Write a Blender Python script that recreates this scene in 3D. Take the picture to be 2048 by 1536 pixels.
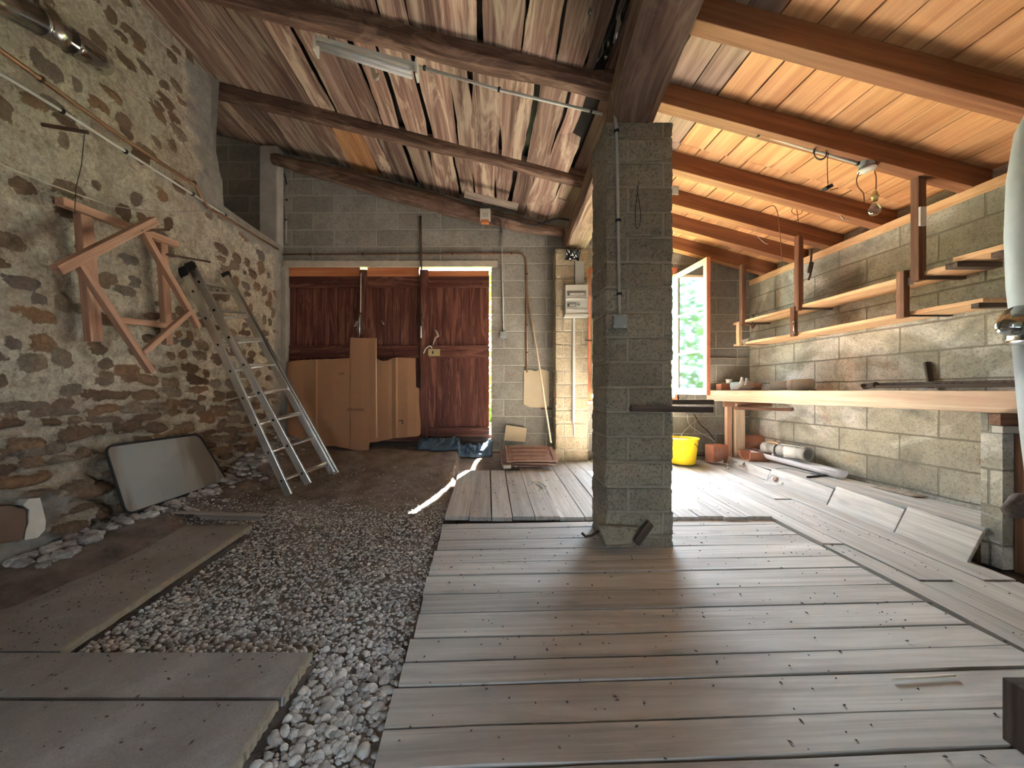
import bpy, math, random
import numpy as np
from mathutils import Vector, Matrix, noise
random.seed(7)
rng = np.random.default_rng(7)
S = bpy.context.scene
COL = S.collection
for o in list(bpy.data.objects): bpy.data.objects.remove(o)

# ------------------------------------------------------------------ camera
F, CX, CY, H = 772.0, 975.0, 780.0, 1.05
cam = bpy.data.cameras.new('camera'); cam.sensor_width = 36; cam.lens = F/2048*36
cam.shift_x = (1024-CX)/2048; cam.shift_y = (CY-768)/2048
cam.clip_start = 0.02; cam.clip_end = 200
co = bpy.data.objects.new('camera', cam); COL.objects.link(co)
co.location = (0, 0, H); co.rotation_euler = (math.pi/2, 0, 0)
S.camera = co
# ------------------------------------------------------------------ light
S.view_settings.view_transform = 'Standard'; S.view_settings.look = 'None'
S.view_settings.gamma = 1; S.view_settings.use_curve_mapping = False
S.view_settings.exposure = 1.2
S.cycles.use_denoising = True
S.cycles.max_bounces = 10; S.cycles.diffuse_bounces = 7
S.cycles.sample_clamp_indirect = 12
W = bpy.data.worlds.new('sky'); S.world = W; W.use_nodes = True
bg = W.node_tree.nodes['Background']; bg.inputs[0].default_value = (0.70, 0.85, 1.0, 1); bg.inputs[1].default_value = 20.0
sl = bpy.data.lights.new('sun', 'SUN'); sl.energy = 170; sl.angle = math.radians(0.6); sl.color = (1.0, 0.93, 0.82)
so = bpy.data.objects.new('sun', sl); COL.objects.link(so)
so.rotation_euler = Vector((-.366, -1, -1.27)).to_track_quat('-Z', 'Y').to_euler()
so.location = (3, 8, 8)
def portal(name, loc, rot, sx, sy):
    l = bpy.data.lights.new(name, 'AREA'); l.shape = 'RECTANGLE'; l.size = sx; l.size_y = sy
    l.cycles.is_portal = True
    o = bpy.data.objects.new(name, l); COL.objects.link(o); o.location = loc; o.rotation_euler = rot
portal('window_portal', (1.72, 4.72, 1.7), (-math.pi/2, 0, 0), 1.1, 1.7)
portal('rear_portal', (-0.21, -1.79, .8), (math.pi/2, 0, 0), .2, 1.65)

# ------------------------------------------------------------------ helpers
def U(px, py, y): return Vector(((px-CX)/F*y, y, H-(py-CY)/F*y))
def UX(px, py, x): return U(px, py, x*F/(px-CX))
def UZ(px, py, z): return U(px, py, (H-z)*F/(py-CY))
SL = .052
def UF(px, py, up=0.0):
    k = (py-CY)/F
    return U(px, py, (H-up)/(k+SL))
def fz(y, up=0.0): return SL*y+up
def ss(a, b, x):
    t = min(1, max(0, (x-a)/(b-a))); return t*t*(3-2*t)
def ceil(x):
    if x > .75: return 2.475+.27*(3.09-x)
    return 3.03+.262*(.75-x)

def setp(o, label=None, cat=None, group=None, kind=None):
    if label: o['label'] = label
    if cat: o['category'] = cat
    if group: o['group'] = group
    if kind: o['kind'] = kind
    return o
def thing(name, label, cat, loc, group=None, kind=None):
    o = bpy.data.objects.new(name, None); COL.objects.link(o); o.location = loc
    o.empty_display_size = .1
    return setp(o, label, cat, group, kind)

class MB:
    def __init__(s): s.v=[]; s.f=[]; s.g=[]; s.r=[]; s.sm=[]
    def add(s, verts, faces, grain=None, rnd=None, smooth=False):
        b=len(s.v); rnd=random.random() if rnd is None else rnd
        off=Vector((random.uniform(-50,50),random.uniform(-50,50),random.uniform(-50,50)))
        for i,v in enumerate(verts):
            s.v.append(tuple(v)); g = Vector(grain[i]) if grain else Vector(v)
            s.g.append(tuple(g+off) if grain else tuple(g)); s.r.append(rnd)
        for f in faces: s.f.append([b+i for i in f]); s.sm.append(smooth)
        return s
    def box(s, lo, hi, axis=0, rnd=None):
        x0,y0,z0=lo; x1,y1,z1=hi
        vs=[Vector((x,y,z)) for x in (x0,x1) for y in (y0,y1) for z in (z0,z1)]
        o=[axis]+[i for i in range(3) if i!=axis]
        return s.add(vs,[(0,1,3,2),(4,6,7,5),(0,4,5,1),(2,3,7,6),(0,2,6,4),(1,5,7,3)],[[v[i] for i in o] for v in vs],rnd)
    def bar(s, p, q, w, h, up=(0,0,1), n=1, wob=0, rnd=None, taper=1, seed=None, chamf=0):
        """rectangular bar from p to q, w sideways, h along up"""
        p=Vector(p); q=Vector(q); d=(q-p); L=d.length; d.normalize(); up=Vector(up)
        side=d.cross(up).normalized(); up=side.cross(d).normalized()
        sd=random.uniform(0,99) if seed is None else seed
        vs=[];gr=[];fs=[]
        if chamf:
            c=chamf; prof=[(-.5+c,-.5),(.5-c,-.5),(.5,-.5+c),(.5,.5-c),(.5-c,.5),(-.5+c,.5),(-.5,.5-c),(-.5,-.5+c)]
        else: prof=[(-.5,-.5),(.5,-.5),(.5,.5),(-.5,.5)]
        m=len(prof)
        for i in range(n+1):
            t=i/n; k=1+(taper-1)*t; c=p+d*(L*t)
            for j,(a,b) in enumerate(prof):
                e=Vector((0,0,0))
                if wob: e=side*(noise.noise(Vector((sd+t*L*2.2,j*3.1,0)))*wob)+up*(noise.noise(Vector((sd+t*L*2.2,j*3.1,9)))*wob)+(side*noise.noise(Vector((sd+t*L*1.1,50,3)))+up*noise.noise(Vector((sd+t*L*1.1,70,3))))*wob*1.3
                vs.append(c+side*(a*w*k)+up*(b*h*k)+e); gr.append((t*L,a*w,b*h))
        for i in range(n):
            for j in range(m): a=i*m+j; b=i*m+(j+1)%m; fs.append((a,b,b+m,a+m))
        fs.append(tuple(reversed(range(m)))); fs.append(tuple(n*m+j for j in range(m)))
        return s.add(vs,fs,gr,rnd,smooth=False)
    def tube(s, pts, r, n=8, caps=True, radii=None, smooth=True):
        pts=[Vector(p) for p in pts]; vs=[];fs=[];ref=None
        for i,p in enumerate(pts):
            t=(pts[min(i+1,len(pts)-1)]-pts[max(i-1,0)]).normalized()
            if ref is None: ref=Vector((0,0,1)) if abs(t.z)<.9 else Vector((1,0,0))
            a=t.cross(ref).normalized(); b=a.cross(t).normalized(); ref=b
            rr=radii[i] if radii else r
            for j in range(n): an=2*math.pi*j/n; vs.append(p+a*(math.cos(an)*rr)+b*(math.sin(an)*rr))
        for i in range(len(pts)-1):
            for j in range(n): k=(j+1)%n; fs.append((i*n+j,i*n+k,(i+1)*n+k,(i+1)*n+j))
        if caps: fs.append(tuple(reversed(range(n)))); fs.append(tuple((len(pts)-1)*n+j for j in range(n)))
        return s.add(vs,fs,None,None,smooth)
    def lathe(s, c, prof, n=24, axis=(0,0,1)):
        c=Vector(c); ax=Vector(axis).normalized(); ref=Vector((0,0,1)) if abs(ax.z)<.9 else Vector((1,0,0))
        a=ax.cross(ref).normalized(); b=ax.cross(a); vs=[];fs=[]
        for (r,h) in prof:
            for j in range(n): an=2*math.pi*j/n; vs.append(c+ax*h+a*(math.cos(an)*r)+b*(math.sin(an)*r))
        for i in range(len(prof)-1):
            for j in range(n): k=(j+1)%n; fs.append((i*n+j,i*n+k,(i+1)*n+k,(i+1)*n+j))
        return s.add(vs,fs,None,None,True)
    def poly(s, pts, d, rnd=None, axis=0):
        """prism from polygon pts extruded by vector d"""
        pts=[Vector(p) for p in pts]; d=Vector(d); n=len(pts)
        vs=pts+[p+d for p in pts]
        fs=[tuple(range(n)),tuple(reversed(range(n,2*n)))]+[(i,i+n,(i+1)%n+n,(i+1)%n) for i in range(n)]
        o=[axis]+[i for i in range(3) if i!=axis]
        return s.add(vs,fs,[[v[i] for i in o] for v in vs],rnd)
    def grid(s, fn, nu, nv, smooth=True):
        vs=[fn(i/nu,j/nv) for i in range(nu+1) for j in range(nv+1)]
        fs=[(i*(nv+1)+j,(i+1)*(nv+1)+j,(i+1)*(nv+1)+j+1,i*(nv+1)+j+1) for i in range(nu) for j in range(nv)]
        return s.add(vs,fs,None,None,smooth)
    def build(s, name, mat, parent=None, bevel=0, solid=0):
        off=Vector((0,0,0)); q=parent
        while q is not None: off+=q.location; q=q.parent
        if parent is None and not s.v: return None
        loc=Vector((0,0,0))
        if parent is None or parent.type=='MESH' : pass
        me=bpy.data.meshes.new(name)
        me.from_pydata([tuple(Vector(v)-off) for v in s.v],[],s.f)
        a=me.attributes.new('grain','FLOAT_VECTOR','POINT'); a.data.foreach_set('vector',np.array(s.g,dtype=np.float32).ravel())
        a=me.attributes.new('rnd','FLOAT','POINT'); a.data.foreach_set('value',np.array(s.r,dtype=np.float32))
        me.polygons.foreach_set('use_smooth',s.sm)
        me.materials.append(mat); me.update(); me.validate()
        o=bpy.data.objects.new(name,me); COL.objects.link(o)
        if parent is not None: o.parent=parent
        if solid: m=o.modifiers.new('s','SOLIDIFY'); m.thickness=solid
        if bevel: m=o.modifiers.new('b','BEVEL'); m.width=bevel; m.segments=2; m.limit_method='ANGLE'
        return o
def catmull(pts, n=6):
    pts=[Vector(p) for p in pts]; out=[]
    P=[pts[0]]+pts+[pts[-1]]
    for i in range(1,len(P)-2):
        for k in range(n):
            t=k/n; a,b,c,d=P[i-1],P[i],P[i+1],P[i+2]
            out.append(.5*((2*b)+(c-a)*t+(2*a-5*b+4*c-d)*t*t+(3*b-a-3*c+d)*t**3))
    out.append(pts[-1]); return out
def copy_tree(o, parent=None):
    c=o.copy(); COL.objects.link(c)
    if parent: c.parent=parent
    for ch in list(o.children): copy_tree(ch,c)
    return c

# ------------------------------------------------------------------ materials
class NT:
    def __init__(s,name,rough=.8,metal=0,spec=.3):
        s.m=bpy.data.materials.new(name); s.m.use_nodes=True; s.t=s.m.node_tree
        s.b=s.t.nodes['Principled BSDF']; s.b.inputs['Roughness'].default_value=rough
        s.b.inputs['Metallic'].default_value=metal; s.b.inputs['Specular IOR Level'].default_value=spec
    def n(s,ty,**k):
        nd=s.t.nodes.new(ty)
        for a,v in k.items():
            if a[0]=='i' and a[1:].isdigit(): s.set(nd.inputs[int(a[1:])],v)
            elif a.startswith('_'): s.set(nd.inputs[a[1:].replace('_',' ')],v)
            else: setattr(nd,a,v)
        return nd
    def set(s,inp,v):
        if isinstance(v,bpy.types.NodeSocket): s.t.links.new(v,inp)
        elif isinstance(v,tuple) and len(v)==3 and inp.type=='RGBA': inp.default_value=(*v,1)
        else: inp.default_value=v
    def attr(s,name,out='Vector'): return s.n('ShaderNodeAttribute',attribute_name=name).outputs[out]
    def obj(s): return s.n('ShaderNodeTexCoord').outputs['Object']
    def map(s,v,scale=(1,1,1),loc=(0,0,0),rot=(0,0,0)):
        return s.n('ShaderNodeMapping',i0=v,i1=loc,i2=rot,i3=scale).outputs[0]
    def noise(s,v,scale,detail=6,rough=.55,dist=0,out='Fac'):
        return s.n('ShaderNodeTexNoise',_Vector=v,_Scale=scale,_Detail=detail,_Roughness=rough,_Distortion=dist).outputs[out]
    def ramp(s,f,stops,interp='LINEAR'):
        r=s.n('ShaderNodeValToRGB',i0=f); cr=r.color_ramp; cr.interpolation=interp
        while len(cr.elements)<len(stops): cr.elements.new(.5)
        for e,(p,c) in zip(cr.elements,stops):
            e.position=p; e.color=(*c,1) if isinstance(c,tuple) else (c,c,c,1)
        return r.outputs[0]
    def mix(s,f,a,b,mode='MIX'):
        n=s.n('ShaderNodeMix',data_type='RGBA',blend_type=mode); s.set(n.inputs[0],f); s.set(n.inputs[6],a); s.set(n.inputs[7],b); return n.outputs[2]
    def math(s,op,a,b=0.0,c=0.0,clamp=False):
        n=s.n('ShaderNodeMath',operation=op,use_clamp=clamp); s.set(n.inputs[0],a); s.set(n.inputs[1],b); s.set(n.inputs[2],c); return n.outputs[0]
    def bump(s,h,strength=.5,dist=.01,normal=None):
        n=s.n('ShaderNodeBump',_Strength=strength,_Distance=dist,_Height=h)
        if normal is not None: s.set(n.inputs['Normal'],normal)
        return n.outputs[0]
    def out(s,color=None,normal=None,rough=None):
        if color is not None: s.set(s.b.inputs['Base Color'],color)
        if normal is not None: s.set(s.b.inputs['Normal'],normal)
        if rough is not None: s.set(s.b.inputs['Roughness'],rough)
        return s.m
    def sep(s,v): return s.n('ShaderNodeSeparateXYZ',i0=v).outputs
    def comb(s,x,y,z): return s.n('ShaderNodeCombineXYZ',i0=x,i1=y,i2=z).outputs[0]

def plain(name,col,rough=.6,metal=0,dirt=.35,scale=12,spec=.3,dcol=None):
    t=NT(name,rough,metal,spec); v=t.obj(); n=t.noise(v,scale,5,.6)
    d=dcol or tuple(c*.5 for c in col)
    c=t.mix(t.math('MULTIPLY',t.ramp(n,[(.4,0.),(.75,1.)]),dirt),col,d)
    return t.out(c,t.bump(t.noise(v,scale*6,3),.15,.003))

def wood(name,c1,c2,c3,across=11,along=1.0,var=.25,patch=None,patchamt=.5,rough=.75,dark=.5,bump=.35,dist=.8,knots=0,dust=None,dustamt=0,stripes=None):
    t=NT(name,rough); g=t.attr('grain'); r=t.attr('rnd','Fac')
    m=t.map(g,(along,across,across))
    n1=t.noise(m,1.6,8,.62,dist); n2=t.noise(t.map(g,(along*.6,across*4,across*4)),1.3,5,.6,.4)
    c=t.ramp(n1,[(.28,c1),(.5,c2),(.74,c3)])
    c=t.mix(t.math('MULTIPLY',t.ramp(n2,[(.45,0.),(.7,1.)]),dark),c,tuple(x*.45 for x in c1))
    if patch:
        n3=t.noise(t.map(g,(along*.9,across*.32,across*.32)),2.2,6,.65,1.6)
        c=t.mix(t.math('MULTIPLY',t.ramp(n3,[(.5,0.),(.62,1.)]),patchamt),c,patch)
    if knots:
        vo=t.n('ShaderNodeTexVoronoi',_Vector=t.map(g,(1.6,5,5)),_Scale=1.1,_Randomness=1.0).outputs['Distance']
        c=t.mix(t.math('MULTIPLY',t.ramp(vo,[(.05,1.),(.13,0.)]),knots),c,tuple(x*.3 for x in c1))
    if dust:
        n4=t.noise(t.obj(),2.5,7,.7); c=t.mix(t.math('MULTIPLY',t.ramp(n4,[(.3,.4),(.7,1.)]),dustamt),c,dust)
    hv=t.n('ShaderNodeHueSaturation',_Hue=.5,_Saturation=1.0,_Value=t.math('ADD',t.math('MULTIPLY',r,var*2),1-var),_Color=c).outputs[0]
    return t.out(hv,t.bump(t.math('ADD',n1,t.math('MULTIPLY',n2,.6)),bump,.006))

M={}
M['roof_old']=wood('weathered_roof_board',(.11,.06,.045),(.32,.20,.15),(.60,.45,.34),10,.45,.42,(.70,.58,.42),.6,.8,.7,.5,.8)
M['roof_pine']=wood('orange_pine_board',(.40,.18,.072),(.57,.30,.13),(.70,.42,.21),9,.4,.17,(.40,.17,.065),.4,.7,.25,.25,.6,.5)
M['roof_grey']=wood('greyed_pine_board',(.22,.14,.10),(.38,.26,.19),(.50,.36,.27),9,.4,.15,(.2,.12,.08),.4,.8,.4,.3,.6,.4)
M['rafter']=wood('reddish_sawn_rafter',(.16,.06,.028),(.26,.11,.05),(.38,.18,.08),10,.5,.12,None,0,.7,.35,.3,.8)
M['log']=wood('old_log_wood',(.07,.038,.028),(.14,.085,.06),(.27,.17,.12),9,1.0,.15,(.40,.26,.18),.35,.85,.7,.9,1.5)
M['beam']=wood('grey_brown_beam',(.13,.075,.055),(.24,.15,.11),(.40,.28,.21),8,.9,.08,(.42,.30,.22),.3,.85,.6,.8,1.2)
M['floor']=wood('dusty_floor_plank',(.28,.255,.235),(.49,.465,.435),(.68,.66,.625),9,.6,.13,(.33,.295,.265),.5,.75,.5,.35,.7,.4,(.62,.605,.58),.35)
M['door']=wood('oxblood_door_paint',(.06,.017,.012),(.105,.031,.021),(.19,.075,.048),16,.7,.12,(.33,.15,.10),.45,.6,.5,.3,.5)
M['lath']=wood('orange_lath',(.40,.13,.05),(.55,.2,.08),(.65,.28,.13),12,1,.1,None,0,.7,.3,.2,.5)
M['shelf']=wood('light_shelf_plank',(.50,.27,.13),(.68,.44,.24),(.80,.58,.36),9,.8,.12,(.45,.22,.11),.4,.7,.3,.25,.9,.3)
M['bench']=wood('paint_stained_bench_wood',(.33,.22,.15),(.48,.36,.25),(.62,.52,.39),8,.7,.1,(.48,.30,.22),.5,.7,.35,.25,1.0)
M['post']=wood('dark_red_brown_post',(.09,.04,.025),(.18,.085,.05),(.32,.17,.10),14,1,.12,None,0,.7,.5,.3,.6)
M['trestle']=wood('pinkish_brown_batten',(.30,.16,.10),(.45,.26,.17),(.58,.36,.25),14,1,.1,None,0,.75,.4,.3,.6)
M['darkwood']=wood('dark_weathered_wood',(.05,.035,.028),(.10,.07,.055),(.17,.13,.10),12,1,.1,None,0,.8,.5,.4,.8)
M['greywood']=wood('grey_weathered_wood',(.25,.19,.15),(.38,.31,.25),(.52,.44,.37),12,1,.1,None,0,.8,.5,.4,.8)
M['stick']=plain('pale_stick',(.74,.68,.56),.7)
# chipboard panels
t=NT('dusty_chipboard',.8); v=t.obj()
c=t.ramp(t.noise(v,3.2,8,.7,.3),[(.3,(.25,.225,.21)),(.55,(.36,.335,.32)),(.75,(.48,.465,.455))])
c=t.mix(t.ramp(t.noise(v,160,2,.6),[(.45,0.),(.8,.35)]),c,(.12,.1,.09))
c=t.mix(t.ramp(t.noise(t.map(v,(9,26,9)),1.5,3,.5),[(.70,0.),(.76,.6)]),c,(.10,.08,.08))
M['chip']=t.out(c,t.bump(t.noise(v,90,4),.3,.003))
M['chipedge']=plain('raw_chipboard_edge',(.40,.345,.26),.9,0,.6,40)

# concrete block walls
def block(name,axes,base,light,mort,bw=.5,bh=.2,msize=.010,stains=True,rowoff=(0,0),speck=.5,bstr=.9):
    t=NT(name,.9); p=t.sep(t.obj()); u=p[axes[0]]; w=p[axes[1]]
    uv=t.comb(t.math('ADD',u,rowoff[0]),t.math('ADD',w,rowoff[1]),0.0)
    nv=t.noise(t.obj(),5,4,.6,out='Color')
    uvd=t.n('ShaderNodeVectorMath',operation='ADD',i0=uv,i1=t.n('ShaderNodeVectorMath',operation='SCALE',i0=nv,_Scale=.014).outputs[0]).outputs[0]
    br=t.n('ShaderNodeTexBrick',_Vector=uvd,_Scale=1.0,_Mortar_Size=msize,_Mortar_Smooth=.4,_Brick_Width=bw,_Row_Height=bh,_Bias=0.0,offset=.5)
    br.inputs['Color1'].default_value=(0.2,.2,.2,1); br.inputs['Color2'].default_value=(.9,.9,.9,1); br.inputs['Mortar'].default_value=(.5,.5,.5,1)
    fac=br.outputs['Fac']
    big=t.noise(t.obj(),1.4,6,.6,.5); mid=t.noise(t.obj(),9,6,.65); fine=t.noise(t.obj(),70,4,.7)
    c=t.ramp(big,[(.3,base),(.7,light)])
    c=t.mix(.22,c,br.outputs['Color'],'OVERLAY')
    c=t.mix(t.math('MULTIPLY',t.ramp(mid,[(.45,0.),(.7,1.)]),.4),c,tuple(x*.6 for x in base))
    if stains:
        s1=t.noise(t.map(t.obj(),(1,1,1.5),(3,1,2)),1.1,5,.6,.8)
        c=t.mix(t.math('MULTIPLY',t.ramp(s1,[(.50,0.),(.62,1.)]),.75),c,(.78,.76,.72))
        s2=t.noise(t.map(t.obj(),(1,1,1.3),(8,5,7)),1.7,5,.6,.8)
        c=t.mix(t.math('MULTIPLY',t.ramp(s2,[(.60,0.),(.72,1.)]),.5),c,(.48,.28,.17))
        s3=t.noise(t.map(t.obj(),(1,1,1.3),(18,15,3)),1.6,5,.65,.8)
        c=t.mix(t.math('MULTIPLY',t.ramp(s3,[(.52,0.),(.68,1.)]),.7),c,(.10,.11,.10))
    c=t.mix(t.math('MULTIPLY',t.ramp(fine,[(.35,1.),(.5,0.)]),speck),c,tuple(x*.35 for x in base))
    c=t.mix(t.math('MULTIPLY',fac,.75),c,mort)
    h=t.math('SUBTRACT',t.math('ADD',t.math('MULTIPLY',fine,.45),t.math('MULTIPLY',mid,.35)),t.math('MULTIPLY',fac,.55))
    return t.out(c,t.bump(h,bstr,.012))
M['block_back']=block('grey_block_wall',(0,2),(.25,.23,.195),(.37,.345,.30),(.47,.43,.36),stains=False,rowoff=(.05,.055))
M['block_right']=block('stained_block_wall',(1,2),(.29,.27,.215),(.46,.43,.35),(.17,.155,.12),msize=.007,rowoff=(.1,.07))
M['block_pillar']=block('coarse_pillar_block',(0,2),(.23,.205,.155),(.32,.29,.225),(.34,.31,.25),.42,.148,.012,False,(.0,.11),.7,1.0)
M['block_post']=block('sandy_post_block',(0,2),(.38,.31,.205),(.48,.40,.28),(.55,.50,.41),.42,.148,.008,False,(.19,.06),.6,1.0)
M['concrete']=plain('grey_concrete',(.40,.375,.33),.9,0,.6,6)
M['lintel']=plain('pale_lintel_concrete',(.56,.50,.40),.9,0,.5,9)
M['plaster']=plain('grey_cement_render',(.50,.47,.42),.95,0,.5,5,dcol=(.25,.22,.19))
# stone wall
t=NT('lime_rubble_stone',.92); v=t.obj()
st=t.attr('stone','Fac'); hu=t.attr('hue','Fac'); lo=t.attr('low','Fac'); cem=t.attr('cement','Fac')
nz=t.noise(v,14,7,.65,.5); nf=t.noise(v,34,9,.78,.7); nb=t.noise(v,3.5,6,.65,.6)
mask=t.ramp(t.math('ADD',st,t.math('MULTIPLY',t.math('SUBTRACT',nz,.5),1.25)),[(.46,0.),(.56,1.)])
stc=t.ramp(hu,[(0.,(.20,.13,.085)),(.25,(.30,.20,.12)),(.5,(.36,.27,.19)),(.7,(.42,.24,.12)),(.85,(.27,.23,.20)),(1.,(.45,.36,.25))])
stc=t.mix(t.ramp(nf,[(.35,.75),(.6,0.)]),stc,(.11,.075,.055))
mo=t.ramp(nf,[(.33,(.20,.14,.09)),(.43,(.66,.57,.43)),(.58,(.95,.89,.74))])
mo=t.mix(t.ramp(nz,[(.50,0.),(.70,.75)]),mo,(.40,.31,.21)); mo=t.mix(t.ramp(nb,[(.48,0.),(.68,.55)]),mo,(.33,.25,.17))
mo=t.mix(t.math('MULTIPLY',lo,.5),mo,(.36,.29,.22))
c=t.mix(mask,mo,stc)
cc=t.ramp(nz,[(.3,(.33,.30,.26)),(.7,(.52,.49,.44))]); c=t.mix(cem,c,cc)
h=t.math('ADD',t.math('MULTIPLY',nf,.6),t.math('MULTIPLY',nz,.9))
M['stone']=t.out(c,t.bump(h,1.0,.03))
# earth / gravel
t=NT('dusty_earth',.95); v=t.obj(); n=t.noise(v,6,9,.7)
M['earth']=t.out(t.ramp(n,[(.3,(.15,.11,.09)),(.5,(.29,.225,.185)),(.75,(.44,.37,.31))]),t.bump(t.noise(v,28,8,.75),1,.03))
t=NT('river_pebble',.7); r=t.attr('rnd','Fac')
c=t.ramp(r,[(0.,(.20,.17,.16)),(.18,(.38,.35,.33)),(.42,(.56,.53,.50)),(.7,(.64,.61,.58)),(.88,(.84,.82,.79)),(.95,(.86,.84,.80)),(1.,(.45,.30,.24))])
M['pebble']=t.out(t.mix(t.ramp(t.noise(t.obj(),60,4,.6),[(.4,.35),(.6,0.)]),c,(.12,.1,.09)))
M['underlay']=plain('black_roofing_plastic',(.012,.012,.013),.25,0,.2,5,.5)
M['plastic_film']=plain('black_shiny_film',(.015,.015,.016),.12,0,.1,5,.8)
M['alu']=plain('brushed_aluminium',(.72,.70,.67),.32,1,.35,8)
M['galv']=plain('galvanised_steel',(.62,.62,.60),.24,1,.5,6)
M['iron']=plain('rusty_iron',(.11,.065,.045),.8,.2,.5,20)
M['copper']=plain('tarnished_copper_pipe',(.30,.17,.10),.5,.5,.5,10)
M['pvc']=plain('pvc_white_grey',(.68,.66,.61),.4,0,.3,9)
M['pvcgrey']=plain('grey_pvc',(.42,.40,.36),.5,0,.4,9)
M['gutter']=plain('white_gutter_pvc',(.75,.76,.80),.35,0,.25,6)
M['black']=plain('black_rubber',(.02,.02,.02),.6)
M['cable']=plain('thin_pale_cable',(.50,.46,.38),.6)
M['cabledark']=plain('thin_dark_cable',(.05,.035,.03),.6)
M['brownwire']=plain('brown_flex',(.22,.09,.045),.6)
M['panel']=plain('cream_plastic',(.74,.73,.67),.45,0,.15,5)
M['panelglass']=plain('grey_breaker_strip',(.22,.21,.19),.4)
M['greyplastic']=plain('grey_switch_plastic',(.30,.32,.31),.5)
M['card']=plain('brown_cardboard',(.36,.20,.11),.85,0,.35,3,dcol=(.26,.145,.08))
M['ink']=plain('dark_print',(.07,.04,.03),.8)
M['creamboard']=plain('cream_board',(.74,.62,.42),.8,0,.3,6,dcol=(.55,.42,.27))
M['terracotta']=plain('terracotta',(.42,.18,.11),.85,0,.5,12)
M['tile']=plain('weathered_roof_tile',(.34,.21,.165),.9,0,.6,10)
M['whitestone']=plain('pale_limestone',(.68,.64,.58),.9)
M['yellow']=plain('yellow_plastic',(.85,.62,.02),.4,0,.15,4,.5,(.8,.5,.0))
M['whitefilm']=plain('white_bucket_content',(.80,.78,.72),.8,0,.4,20)
M['redpaint']=plain('red_brown_frame_paint',(.50,.16,.09),.6,0,.4,10)
M['creampaint']=plain('cream_window_paint',(.62,.58,.46),.5,0,.35,12,dcol=(.6,.55,.42))
M['greenpaint']=plain('green_shutter_paint',(.12,.30,.20),.5)
M['brass']=plain('brass',(.62,.45,.2),.4,.8)
M['brasslock']=plain('brass_lock_plate',(.50,.40,.20),.45,.6)
M['bluecloth']=plain('blue_tarpaulin',(.06,.11,.17),.55,0,.6,9,dcol=(.02,.035,.06))
M['sheet']=None
t=NT('dusty_grey_sheet',.85); p=t.sep(t.obj())
st1=t.noise(t.map(t.obj(),(1,2.5,.5)),2.0,4,.5)
c=t.mix(t.ramp(st1,[(.42,0.),(.58,1.)]),(.30,.31,.30),(.20,.165,.13))
M['sheet']=t.out(c,None)
t=NT('dusty_window_glass',.15); t.b.inputs['Transmission Weight'].default_value=0
tr=t.n('ShaderNodeBsdfTransparent',_Color=(.93,.97,.98)); gl=t.n('ShaderNodeBsdfGlossy',_Color=(.13,.16,.20),_Roughness=.05); di=t.n('ShaderNodeBsdfDiffuse',_Color=(.65,.7,.72))
lw=t.n('ShaderNodeFresnel',_IOR=1.6).outputs[0]
m1=t.n('ShaderNodeMixShader',i0=t.math('MULTIPLY',lw,1.6,clamp=True),i1=tr.outputs[0],i2=gl.outputs[0])
m2=t.n('ShaderNodeMixShader',i0=t.ramp(t.noise(t.obj(),25,6,.7),[(.4,.02),(.75,.09)]),i1=m1.outputs[0],i2=di.outputs[0])
t.t.links.new(m2.outputs[0],t.t.nodes['Material Output'].inputs[0]); M['glass']=t.m
t=NT('clear_bulb_glass',.02)
tr=t.n('ShaderNodeBsdfTransparent',_Color=(.93,.93,.9)); gl=t.n('ShaderNodeBsdfGlossy',_Roughness=.03)
m1=t.n('ShaderNodeMixShader',i0=t.math('ADD',t.n('ShaderNodeLayerWeight',_Blend=.3).outputs['Facing'],.08,clamp=True),i1=tr.outputs[0],i2=gl.outputs[0])
t.t.links.new(m1.outputs[0],t.t.nodes['Material Output'].inputs[0]); M['bulb']=t.m
M['tubeglass']=plain('white_fluorescent_tube',(.88,.88,.86),.3,0,.1,5)
M['leaf']=plain('fresh_green_leaf',(.16,.30,.04),.5,0,.5,3,dcol=(.05,.13,.02))
M['bark']=plain('brown_bark',(.16,.11,.08),.9)
M['grass']=plain('mown_grass',(.16,.22,.07),.9,0,.5,2)
M['duct']=plain('pale_duct_fabric',(.40,.41,.39),.55,0,.7,4)
M['chrome']=plain('polished_steel_collar',(.6,.6,.58),.12,1,.6,15)
M['debris']=plain('dark_leaf_crumb',(.10,.07,.055),.9)
M['paper']=plain('white_paper',(.78,.76,.70),.8)
M['redink']=plain('faded_red_marker',(.30,.13,.10),.9)

# ------------------------------------------------------------------ setting: ground
def gz(x,y):
    z=SL*y-.035
    z+=.13*ss(-1.75,-2.25,x)*ss(.9,2.2,y)
    mound=.19*ss(3.2,4.35,y)
    if x>-.32: mound*=max(ss(3.95,4.2,y)*.6,0)*ss(.9,.5,x) if y<4.45 else .6*ss(.9,.5,x)
    z+=mound
    z+=.012*noise.noise(Vector((x*3,y*3,0)))+.006*noise.noise(Vector((x*11,y*11,4)))
    if y>3.1 and x<-.3: z+=.012*noise.noise(Vector((x*6,y*9,8)))
    return z
b=MB(); b.grid(lambda u,v: Vector((-2.6+5.75*u,-1.7+6.4*v,gz(-2.6+5.75*u,-1.7+6.4*v))),170,190)
setp(b.build('floor',M['earth']),'bare dusty earth floor of the barn rising to the doors',kind='structure')

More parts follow.
